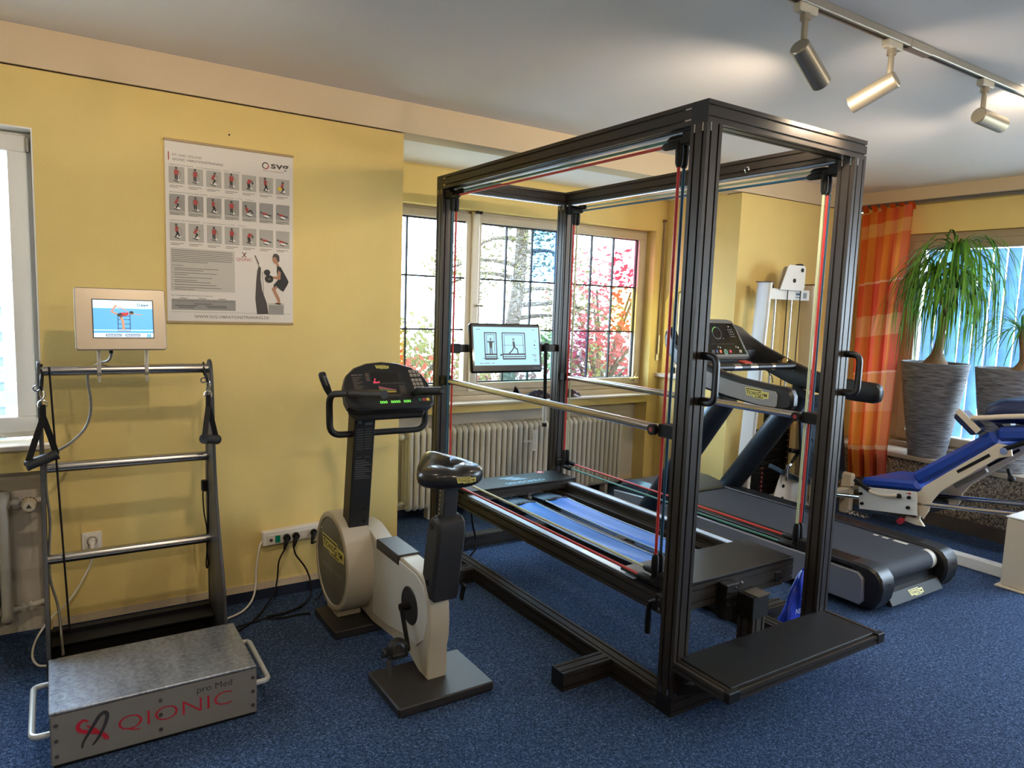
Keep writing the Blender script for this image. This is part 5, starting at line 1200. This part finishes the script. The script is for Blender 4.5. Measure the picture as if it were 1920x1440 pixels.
for x in (4.985, 5.405):
    pts = [(2.495, .395), (2.475, .275), (2.43, .235), (2.40, .30), (2.385, .375), (2.335, .455), (2.02, .745), (1.94, .775), (1.955, .835), (2.03, .84), (2.445, .465)]
    fa = MB().prism(pts, 'yz', x, x + .014, .003).build('back_frame', M_beige, LP)
    sl_ = MB().bar((x - .0005, 2.245, .608), (x - .0005, 2.065, .758), .003, .020, (0, 0, 1)).build('slot', M_blk, fa)
MB().cyl((4.99, 1.99, .81), (4.99, 1.83, .90), .016, n=12).build('gas_strut', M_blk, LP)
MB().cyl((4.985, 1.985, .80), (4.97, 1.985, .80), .022, n=12).build('strut_pivot', M_chrome, LP)
MB().bar((5.03, 2.27, .50), (5.03, 2.09, .65), .03, .03, (0, 0, 1), .004).build('lower_stay', mat('dull_grey_stay', S(110, 108, 104), .4, .4), LP)
MB().cyl((5.05, 1.98, .68), (5.05, 1.96, .63), .012, n=10).ell((5.05, 1.955, .62), (.022, .022, .022), 12, 8).build('star_knob', M_blk, LP)
# shoulder pads and their bars
for x in (4.955, 5.385):
    ax_d = Vector((0, 2.12 - 2.255, .905 - 1.02)).normalized(); n2 = Vector((0, -ax_d.z, ax_d.y)); 
    if n2.y > 0: n2 = -n2
    pc = Vector((x + .035, 2.205, .945))
    sp3 = MB().obox(pc, ((1, 0, 0), ax_d, n2), (.055, .085, .036), .014).build('shoulder_pad', M_lnavy, LP)
    MB().obox(pc + Vector((-.057, 0, 0)) + n2 * .022, ((1, 0, 0), ax_d, n2), (.004, .092, .020), .002).build('pad_plate', M_beige, sp3)
    MB().tube(spl([(x - .024, 2.17, .985), (x - .024, 2.10, .995), (x - .015, 1.98, 1.02), (x, 1.82, 1.045), (x, 1.66, 1.05)], 4), .0165, 12).build('pad_bar', M_beige, LP)
def pil(u, v):
    th = 2 * math.pi * u; ph = math.pi * (v - .5); sg = lambda q, p: math.copysign(abs(q) ** p, q)
    x = .20 * sg(math.cos(ph), .6) * sg(math.cos(th), .5); y = .22 * sg(math.cos(ph), .6) * sg(math.sin(th), .5); z = .085 * sg(math.sin(ph), .8)
    z += .008 * math.sin(26 * x + 9 * y) * (1 if z > 0 else 0) + .006 * math.sin(40 * y + 12 * x)
    return (5.22 + x, 1.96 + y, 1.048 + z - .16 * y)
pl = MB().grid(pil, 40, 20).build('head_pillow', M_lnavy, None, 80); tag(pl, 'creased navy pillow lying on the head end of the leg press', 'pillow')
b = MB().prism([(2.47, .42), (2.455, .225), (2.42, .185), (2.48, .180), (2.56, .19)], 'yz', 4.99, 5.01, .002).build('rear_bracket', M_beige, LP)
MB().cyl((4.97, 2.56, .195), (4.93, 2.56, .19), .020, n=14).build('release_knob', mat('red_knob', S(170, 40, 60), .4), LP)
spg = MB(); pts = [(5.1, 2.90 + t * .16 / 80, .10) for t in range(81)]
pts = [(5.1 + .017 * math.cos(t * .75), 2.88 + t * .17 / 100, .105 + .017 * math.sin(t * .75)) for t in range(101)]
MB().tube(pts, .0055, 6).build('spring', M_chrome, LP)
# ------------------------------------------------------------------ blue plastic bag hanging behind the frame post
def bagf(u, v):
    th = 2 * math.pi * u; w = .105 * (.25 + .75 * (1 - v) ** .6) * (1 + .12 * math.sin(5 * th + 9 * v) + .08 * math.sin(11 * v + 3 * th)); k = .5
    return (3.118 + w * math.cos(th) * 1.0 + .07 * v, 2.10 + w * math.sin(th) * k, .012 + .30 * v + .010 * math.sin(3 * th) * (1 - v))
b = MB().grid(bagf, 28, 14); b.ell((3.118, 2.10, .04), (.095, .05, .03), 14, 8)
bg_ = b.build('plastic_bag', mat('blue_plastic', S(18, 58, 196), .3, coat=.2, var=.15, vs=14), None, 70); tag(bg_, 'crumpled blue plastic bag standing behind the right front post', 'bag')
pr = Print((3.03, 2.042, .10), (1, .02, -.12), (.1, 0, 1), .002); mw = mat('bag_print', S(170, 178, 196), .5)
pr.text('NSO', .015, .03, .035, mw, bold=.01).stroke([(.05, .105), (.062, .085), (.085, .082)], .012, mw); pr.build(bg_)
# dark shiny bag lying on the window sill
def sill(u, v):
    x = 3.04 + .62 * u; y = 4.575 + .10 * v
    z = .866 + .055 * math.sin(math.pi * v) ** .6 * (abs(math.sin(2.2 + 7 * u)) * .7 + .3 * abs(math.sin(17 * u + 4 * v))) + .012 * math.sin(23 * u + 11 * v)
    if u < .12: z += (.12 - u) * .5 * (1 - abs(v - .5))
    return (x, y, max(z, .864))
fo = MB().grid(sill, 34, 10); fo.grid(lambda u, v: (3.04 + .62 * u, 4.575 + .10 * v, .8625), 6, 3)
fo = fo.build('foil_bag', mat('dark_foil', S(60, 50, 62), .22, .6, var=.6, vs=12), None, 50); tag(fo, 'dark shiny crumpled bag lying on the alcove window sill', 'bag')
# ------------------------------------------------------------------ curtain, blinds, pots and plants at the right window
def thin_mat(name, col, trl=.4, rough=.6, plaid=False):
    m = bpy.data.materials.new(name); m.use_nodes = True; nt = m.node_tree; b = nt.nodes['Principled BSDF']
    b.inputs['Roughness'].default_value = rough; b.inputs['Base Color'].default_value = col; b.inputs['Specular IOR Level'].default_value = .25
    t = nt.nodes.new('ShaderNodeBsdfTranslucent'); t.inputs[0].default_value = col
    mx = nt.nodes.new('ShaderNodeMixShader'); mx.inputs[0].default_value = trl
    out = nt.nodes['Material Output']
    nt.links.new(b.outputs[0], mx.inputs[1]); nt.links.new(t.outputs[0], mx.inputs[2]); nt.links.new(mx.outputs[0], out.inputs[0])
    src = None
    if plaid:
        uv = nt.nodes.new('ShaderNodeUVMap'); sp = nt.nodes.new('ShaderNodeSeparateXYZ'); nt.links.new(uv.outputs[0], sp.inputs[0])
        def ramp(stops, sock, rep):
            mu = nt.nodes.new('ShaderNodeMath'); mu.operation = 'MULTIPLY'; mu.inputs[1].default_value = rep
            fr = nt.nodes.new('ShaderNodeMath'); fr.operation = 'FRACT'
            r = nt.nodes.new('ShaderNodeValToRGB'); r.color_ramp.interpolation = 'CONSTANT'; e = r.color_ramp.elements
            e[0].position = 0; e[0].color = stops[0][1]; e[1].position = stops[1][0]; e[1].color = stops[1][1]
            for p, c in stops[2:]: k = e.new(p); k.color = c
            nt.links.new(sock, mu.inputs[0]); nt.links.new(mu.outputs[0], fr.inputs[0]); nt.links.new(fr.outputs[0], r.inputs[0]); return r
        ru = ramp([(0, S(230, 96, 50)), (.12, S(226, 150, 60)), (.30, S(222, 84, 66)), (.44, S(232, 140, 52)), (.60, S(216, 96, 80)), (.74, S(226, 160, 74)), (.88, S(214, 110, 100)), (.96, S(190, 30, 60))], sp.outputs[0], 1.0)
        rv = ramp([(0, S(186, 90, 40)), (.10, S(226, 196, 150)), (.115, S(226, 140, 62)), (.24, S(232, 170, 120)), (.38, S(250, 214, 190)), (.39, S(226, 100, 70)), (.52, S(236, 176, 130)), (.60, S(226, 90, 60)), (.72, S(250, 214, 180)), (.73, S(236, 130, 50)), (.90, S(244, 190, 110)), (.95, S(230, 110, 40))], sp.outputs[1], 1.0)
        mc = nt.nodes.new('ShaderNodeMix'); mc.data_type = 'RGBA'; mc.inputs[0].default_value = .55
        nt.links.new(ru.outputs[0], mc.inputs[6]); nt.links.new(rv.outputs[0], mc.inputs[7]); src = mc.outputs[2]
    else:
        tc = nt.nodes.new('ShaderNodeTexCoord'); n = nt.nodes.new('ShaderNodeTexNoise'); n.inputs['Scale'].default_value = 9
        mc = nt.nodes.new('ShaderNodeMix'); mc.data_type = 'RGBA'; mc.inputs[6].default_value = tuple(c * .75 for c in col[:3]) + (1,); mc.inputs[7].default_value = tuple(min(1, c * 1.25) for c in col[:3]) + (1,)
        nt.links.new(tc.outputs['Object'], n.inputs[0]); nt.links.new(n.outputs[0], mc.inputs[0]); src = mc.outputs[2]
    nt.links.new(src, b.inputs['Base Color']); nt.links.new(src, t.inputs[0])
    return m
CU = empty('curtain', (5.8, 3.35, .25)); tag(CU, 'orange and red plaid curtain hanging beside the right window', 'curtain')
nu, nv = 70, 40
def cur(u, v):          # u: 0 left (far) .. 1 right (near), v: 0 bottom .. 1 top
    yl = 3.40 + (3.665 - 3.40) * v; yr = 3.085 + (3.24 - 3.085) * v
    y = yl + (yr - yl) * u
    z = .31 - .06 * (1 - u) + (2.515 - .28) * v
    base = 5.655 if z < .5 else 5.655 + (5.975 - 5.655) * (z - .5) / 2.05
    amp = .018 + .022 * (1 - v)
    return (base + amp * math.sin(u * 6.2 * math.pi + .6 * math.sin(3 * v)) * .8, y + .012 * math.sin(u * 12 * math.pi), z)
b = MB().grid(cur, nu, nv); me = b.mesh('cloth', WPOS[CU.name], 80)
uvl = me.uv_layers.new(name='UVMap')
for p in me.polygons:
    for li in p.loop_indices:
        vi = me.loops[li].vertex_index; i, j = divmod(vi, nv + 1); uvl.data[li].uv = (i / nu, j / nv)
me.materials.append(thin_mat('plaid_voile', S(226, 130, 60), .45, .8, True))
o = bpy.data.objects.new('cloth', me); COL.objects.link(o); o.parent = CU
for k in range(6):
    y = 3.655 - k * .080
    MB().grid(lambda u, v, y=y: (5.985 + .022 * math.cos(math.pi * (u * 2 - 1)) * -1, y - .05 * v + .025, 2.505 + .055 * math.sin(math.pi * u)), 8, 2).build('tab_loop', thin_mat('orange_tab', S(232, 110, 40), .3), CU)
CRD = empty('curtain_rail', (6.03, 2.0, 2.555)); tag(CRD, 'slim grey curtain rail along the top of the right window wall', 'curtain rail')
for dz in (0, .018): MB().cyl((6.0, 3.69, 2.550 + dz), (6.0, -1.9, 2.550 + dz), .0075, n=10).build('rod', mat('grey_rail_metal', S(128, 126, 122), .35, .7), CRD)
for y in (3.66, 2.0, 0.0): MB().box(5.992, 6.09, y - .008, y + .008, 2.545, 2.575, .003).build('wall_bracket', MATS['grey_rail_metal'], CRD)
MB().ell((6.0, 3.70, 2.55), (.014, .018, .014), 12, 8).build('finial', MATS['grey_rail_metal'], CRD)
# vertical blind behind the glass
VB = empty('vertical_blind', (6.24, 1.6, .6)); tag(VB, 'pale vertical slat blind hanging in the right window', 'blind')
MB().box(6.215, 6.255, 1.55, 3.22, 2.185, 2.215, .003).build('head_rail', mat('blind_rail', S(90, 96, 104), .5), VB)
sm = MB().box(-.0008, .0008, -.044, .044, .0, 1.53).mesh('slat'); sm.materials.append(thin_mat('blind_fabric', S(150, 186, 214), .5, .8))  # white slats tinted blue: their backlit shade is put into the fabric colour
for k in range(16):
    o = bpy.data.objects.new('slat', sm); COL.objects.link(o); o.parent = VB
    o.location = Vector((6.235, 3.16 - k * .100, .645)) - Vector(WPOS[VB.name]); o.rotation_euler = (0, 0, math.radians(40 + 6 * math.sin(k * 1.7)))
# pots
def pot_mat():
    m = mat('grey_streaked_pot', S(92, 92, 96), .55, var=0)
    nt = m.node_tree; b = nt.nodes['Principled BSDF']; tc = nt.nodes.new('ShaderNodeTexCoord'); mp = nt.nodes.new('ShaderNodeMapping'); mp.inputs['Scale'].default_value = (5, 5, 55)
    n = nt.nodes.new('ShaderNodeTexNoise'); n.inputs['Scale'].default_value = 2.2; n.inputs['Detail'].default_value = 6
    cr = nt.nodes.new('ShaderNodeValToRGB'); e = cr.color_ramp.elements; e[0].position = .3; e[0].color = S(58, 58, 62); e[1].position = .72; e[1].color = S(140, 140, 144)
    nt.links.new(tc.outputs['Object'], mp.inputs[0]); nt.links.new(mp.outputs[0], n.inputs[0]); nt.links.new(n.outputs[0], cr.inputs[0]); nt.links.new(cr.outputs[0], b.inputs['Base Color'])
    return m
M_pot = pot_mat(); M_soil = mat('soil', S(58, 44, 34), .95, var=.4, vs=60, bump=.6)
def pot(x, y, label):
    e = empty('plant_pot', (x, y, .515)); tag(e, label, 'pot')
    pf = [(.120, .0), (.132, .004), (.150, .12), (.178, .30), (.205, .48), (.228, .66), (.238, .735), (.240, .748), (.236, .752), (.226, .748), (.220, .70), (.205, .66), (.0, .66)]
    MB().lathe(pf, (x, y, .515), 48, cap=False).lathe([(0, 0), (.120, 0)], (x, y, .515), 48, cap=False).build('pot', M_pot, e)
    MB().lathe([(.0, 0), (.215, 0), (.212, .022), (.12, .035), (.0, .04)], (x, y, .515 + .675), 32).build('soil', M_soil, e)
    return e
PX = 5.862
pot(PX, 2.885, 'tall grey tapered pot on the stone ledge beside the curtain')
pot(PX, 2.335, 'grey tapered pot on the stone ledge behind the leg press')
M_leaf = thin_mat('ponytail_leaf', S(104, 150, 52), .45, .4); M_leaf2 = thin_mat('ponytail_leaf_dark', S(66, 108, 46), .4, .4)
M_bark = mat('caudex_bark', S(120, 92, 66), .85, var=.25, vs=30, bump=.5, bs=40)
rl_ = random.Random(11)
def leaf_mesh(o, az, el, L, w, droop):
    o = Vector(o); p = o.copy(); pts = [p.copy()]; d = Vector((math.cos(az) * math.cos(el), math.sin(az) * math.cos(el), math.sin(el))); n = 11; st = L / n
    for i in range(n):
        p = p + d * st; pts.append(p.copy()); d = (d + Vector((0, 0, -droop * (.55 + .9 * i / n)))).normalized()
        d = (d + Vector((rl_.uniform(-.06, .06), rl_.uniform(-.06, .06), 0))).normalized()
    vs = []; fs = []
    for i, q in enumerate(pts):
        t = (pts[min(i + 1, n)] - pts[max(i - 1, 0)]).normalized(); sd = t.cross(Vector((math.cos(az), math.sin(az), .3)).cross(t)).cross(t)
        sd = t.cross(Vector((0, 0, 1)));
        if sd.length < .15: sd = Vector((-math.sin(az), math.cos(az), 0))
        sd.normalize(); k = i / n; ww = w * (.6 + .4 * min(1, k * 5)) * (1 - k ** 2.2 * .93)
        up = sd.cross(t)
        vs += [q - sd * ww, q + up * ww * .25 * -1, q + sd * ww]
        if i: a = 3 * (i - 1); fs += [(a, a + 3, a + 4, a + 1), (a + 1, a + 4, a + 5, a + 2)]
    b = MB(); b.add(vs, fs); return b
def clampx(b):          # leaves stay on the room side of the glass
    b.v = [(min(x, 6.075 - .002 * ((i * 7) % 5)), y, z) for i, (x, y, z) in enumerate(b.v)]; return b
P1 = empty('ponytail_palm', (PX, 2.885, 1.215)); tag(P1, 'tall ponytail palm with long drooping leaves in the pot beside the curtain', 'plant')
MB().tube(spl([(PX, 2.885, 1.20), (PX, 2.882, 1.28), (PX, 2.875, 1.36), (PX, 2.862, 1.50), (PX, 2.855, 1.62), (PX, 2.85, 1.74)], 4), [.105, .103, .098, .088, .075, .062, .050, .042, .036, .033, .031, .029, .028, .027, .026, .026, .025, .025, .024, .024, .024], 16).build('trunk', M_bark, P1)
MB().tube(spl([(PX, 2.85, 1.70), (PX - .01, 2.815, 1.82), (PX - .01, 2.80, 1.98), (PX - .01, 2.812, 2.16)], 4), .023, 10).build('branch', M_bark, P1)
MB().tube(spl([(PX, 2.85, 1.70), (PX, 2.89, 1.78), (PX - .01, 2.93, 1.86), (PX - .01, 2.945, 1.94)], 4), .021, 10).build('branch', M_bark, P1)
def rosette(parent, c, n, L0, L1, w, dr=.30, el0=.15, el1=1.25):
    for k in range(n):
        az = rl_.uniform(0, 2 * math.pi); el = rl_.uniform(el0, el1)
        b = clampx(leaf_mesh(c, az, el, rl_.uniform(L0, L1), w * rl_.uniform(.7, 1.15), dr * rl_.uniform(.7, 1.3)))
        b.build('leaf', M_leaf if rl_.random() < .6 else M_leaf2, parent, 80)
rosette(P1, (PX - .01, 2.812, 2.13), 80, .62, 1.12, .0095, .75, .0, .95)
rosette(P1, (PX - .01, 2.95, 1.95), 84, .58, 1.0, .0095, .75, .0, 1.0)
rosette(P1, (PX, 2.775, 1.92), 56, .5, .95, .009, .75, .0, 1.0)
rosette(P1, (PX, 2.87, 1.75), 18, .35, .60, .008)
P2 = empty('ponytail_palm', (PX, 2.335, 1.215)); tag(P2, 'small ponytail palm with thin arching leaves in the right hand pot', 'plant')
MB().tube(spl([(PX, 2.29, 1.20), (PX, 2.285, 1.27), (PX, 2.28, 1.34), (PX, 2.30, 1.46), (PX, 2.315, 1.56)], 4), [.09, .088, .08, .068, .055, .044, .036, .03, .026, .024, .022, .02, .02, .02, .02, .02, .02], 14).build('trunk', M_bark, P2)
rosette(P2, (PX, 2.315, 1.55), 46, .36, .62, .0075, .26, .0, 1.2)
# ------------------------------------------------------------------ the garden outside
M_lawn = mat('lawn', S(172, 166, 152), .95, var=.25, vs=3)
gd = MB().box(-14, 30, 4.96, 40, -.65, -.55).box(6.6, 30, -14, 4.96, -.65, -.55).build('garden_ground', M_lawn); struct(gd)
def foliage(parent, cs, n, sz, m, seed):
    r = random.Random(seed); vs = []; fs = []
    for c, rad in cs:
        for k in range(n):
            d = Vector((r.gauss(0, 1), r.gauss(0, 1), r.gauss(0, 1))).normalized() * rad * r.random() ** .4
            p = Vector(c) + d; a = Vector((r.gauss(0, 1), r.gauss(0, 1), r.gauss(0, 1))).normalized(); b_ = a.orthogonal().normalized(); s = sz * r.uniform(.6, 1.4); i = len(vs)
            vs += [p + a * s, p + b_ * s * .6, p - a * s, p - b_ * s * .6]; fs.append((i, i + 1, i + 2, i + 3))
    q = MB(); q.add(vs, fs); org = Vector(WPOS[parent.name])
    me = bpy.data.meshes.new('foliage'); me.from_pydata([Vector(v) - org for v in q.v], [], q.f); me.update(); me.materials.append(m)
    o = bpy.data.objects.new('foliage', me); COL.objects.link(o); o.parent = parent; o['kind'] = 'stuff'; return o
T1 = empty('garden_conifer', (5.95, 9.2, -.55)); tag(T1, 'large conifer with drooping branches outside the stained glass window', 'tree')
M_trunk = mat('conifer_bark', S(64, 54, 40), .9, var=.3, vs=8)
MB().tube(spl([(5.85, 9.2, -.6), (5.90, 9.2, 1.0), (6.05, 9.2, 2.2), (6.1, 9.2, 5.5)], 4), [.14, .135, .13, .125, .12, .115, .11, .105, .10, .095, .09, .085, .08], 12).build('trunk', M_trunk, T1)
rb = random.Random(5); fc = []; M_needle = thin_mat('needle_green', S(96, 92, 44), .3, .7)
for k in range(22):
    z = .8 + k * .2; az = rb.uniform(0, 6.28); L = rb.uniform(.9, 2.0); e = Vector((6.05 + L * math.cos(az), 9.2 + L * math.sin(az) * .6, z - .1 * L)); s0 = Vector((6.03, 9.2, z))
    MB().tube(spl([s0, (s0 + e) / 2 + Vector((0, 0, .12)), e], 4), [.045, .04, .036, .03, .026, .022, .018, .014, .012], 7).build('branch', M_trunk, T1)
    fc += [((s0 * .4 + e * .6), .28), (e, .30)]
foliage(T1, fc, 170, .034, M_needle, 2)
foliage(T1, [((6.05 + .25 * math.sin(k * 2.4), 9.2, 1.9 + k * .16), .34) for k in range(14)], 110, .034, M_needle, 3)
def bush(x, y, z, r, col, label, seed, n=110, cat='shrub'):
    e = empty('garden_shrub', (x, y, -.55)); tag(e, label, cat)
    q = MB()
    for k in range(5):
        a = k * 1.26; q.tube(spl([(x, y, -.6), (x + .2 * r * math.cos(a), y + .2 * r * math.sin(a), z * .4), (x + .6 * r * math.cos(a), y + .6 * r * math.sin(a), z)], 3), [.05, .045, .04, .035, .03, .025, .02], 6)
    q.build('stems', M_trunk, e)['kind'] = 'stuff'
    foliage(e, [((x + .55 * r * math.cos(a), y + .55 * r * math.sin(a), z + .25 * r * math.sin(2 * a)), r * .62) for a in (0, 1.05, 2.1, 3.14, 4.2, 5.2)], n, .06, thin_mat('shrub_leaf_%d' % seed, col, .35, .7), seed)
bush(7.2, 8.6, 1.0, .85, S(132, 48, 50), 'red leaved shrub outside, right of the conifer', 21)
bush(8.1, 9.6, 1.9, 1.0, S(150, 60, 66), 'rose leaved shrub outside behind the right glass sash', 22)
bush(3.6, 9.0, .6, .8, S(130, 60, 36), 'copper shrub outside the left glass sash', 23)
bush(4.9, 10.5, .7, .9, S(104, 100, 50), 'olive shrub outside left of the conifer', 24)
bush(6.6, 10.8, .5, 1.0, S(140, 80, 76), 'pale pink hedge bush outside behind the conifer', 25)
bush(8.9, 10.4, .5, .9, S(84, 92, 76), 'grey green bush outside the right glass sash', 26)
FN = empty('garden_fence', (-1.0, 6.6, -.55)); tag(FN, 'pale slatted fence outside the left window', 'fence')
for k in range(14): MB().box(-3.2, .9, 6.60, 6.63, -.45 + k * .19, -.33 + k * .19).build('slat', mat('fence_paint', S(110, 132, 144), .6), FN)
for x in (-3.0, -1.7, -.4, .8): MB().box(x, x + .07, 6.63, 6.70, -.55, 2.2).build('fence_post', MATS['fence_paint'], FN)
# ------------------------------------------------------------------ ceiling track with spots
M_track = mat('grey_track_metal', S(176, 170, 160), .4, .6)
M_lamp = mat('satin_lamp_metal', S(178, 168, 148), .35, .75)
M_bulb = mat('lit_led_lens', S(255, 230, 190), .4, emit=(1, .80, .55, 1), es=12)
M_blackplastic = mat('black_plastic', S(26, 26, 28), .45)
def track(y, x0, x1, label):
    t = empty('lighting_track', ((x0 + x1) / 2, y, CZ)); tag(t, label, 'light track')
    MB().box(x0, x1, y - .018, y + .018, CZ - .030, CZ, .003).build('rail', M_track, t)
    MB().box(x0, x1, y - .006, y + .006, CZ - .0315, CZ - .028).build('slot', M_blackplastic, t)
    MB().box(x0 + (x1 - x0) * .52, x0 + (x1 - x0) * .52 + .16, y - .02, y + .02, CZ - .034, CZ, .003).build('coupler', M_track, t)
    return t
def spot(x, y, aim, label, watts=LAMP_W, back=.5):
    top = CZ - .03; s = empty('track_spotlight', (x, y, CZ - .03)); tag(s, label, 'spotlight', 'spotlights on the ceiling tracks')
    MB().box(x - .05, x + .05, y - .016, y + .016, top - .03, top, .004).build('adapter', mat('pale_adapter', S(205, 198, 182), .4), s)
    piv = Vector((x, y, top - .155))
    MB().cyl((x, y, top - .03), (x, y, top - .05), .018).cyl((x, y, top - .05), piv, .011).build('stem', M_lamp, s)
    d = Vector(aim).normalized()
    a = piv - d * .03; e = piv + d * .15
    b = MB(); b.lathe([(.030, 0), (.034, .004), (.034, .18), (.0315, .18), (.0315, .165), (.0, .165)], a, 28, d, cap=False); b.lathe([(0, 0), (.030, 0)], a, 28, d, cap=False)
    b.build('head', M_lamp, s)
    MB().cyl(a + d * .166, a + d * .168, .030, n=24).build('lens', M_bulb, s)
    L = bpy.data.lights.new('spot_light', 'SPOT'); L.energy = watts; L.color = LAMP_COL; L.spot_size = math.radians(136); L.spot_blend = .8; L.shadow_soft_size = .03
    lo = bpy.data.objects.new('spot_light', L); COL.objects.link(lo); lo.parent = s
    lo.location = (e + d * .012) - Vector(WPOS[s.name]); lo.rotation_euler = d.to_track_quat('-Z', 'Y').to_euler()
    return s
track(1.63, .2, 5.3, 'grey ceiling track running over the dark training frame')
spot(2.21, 1.63, (.80, .05, -.48), 'track spotlight with stem at its upper left end, leftmost in view')
spot(2.75, 1.63, (-.18, .85, -.38), 'track spotlight tilted down to the left, in the middle of the three')
spot(3.50, 1.63, (.95, -.12, -.10), 'almost level track spotlight, nearest the right picture edge')
spot(.55, 1.63, (-.25, .78, -.50), 'track spotlight aimed at the poster wall, outside the picture')
spot(4.40, 1.63, (-.25, .8, -.5), 'track spotlight aimed at the window pillar, outside the picture')
track(-1.2, -2.2, 5.0, 'grey ceiling track behind the viewpoint')
spot(-.9, -1.2, (.25, .85, -.16), 'rear track spotlight over the vibration trainer side')
spot(1.0, -1.2, (-.12, .85, -.16), 'rear track spotlight in the middle of the room')
spot(2.9, -1.2, (-.1, .85, -.16), 'rear track spotlight on the training frame side')
spot(4.6, -1.2, (.1, .85, -.16), 'rear track spotlight near the balcony side')
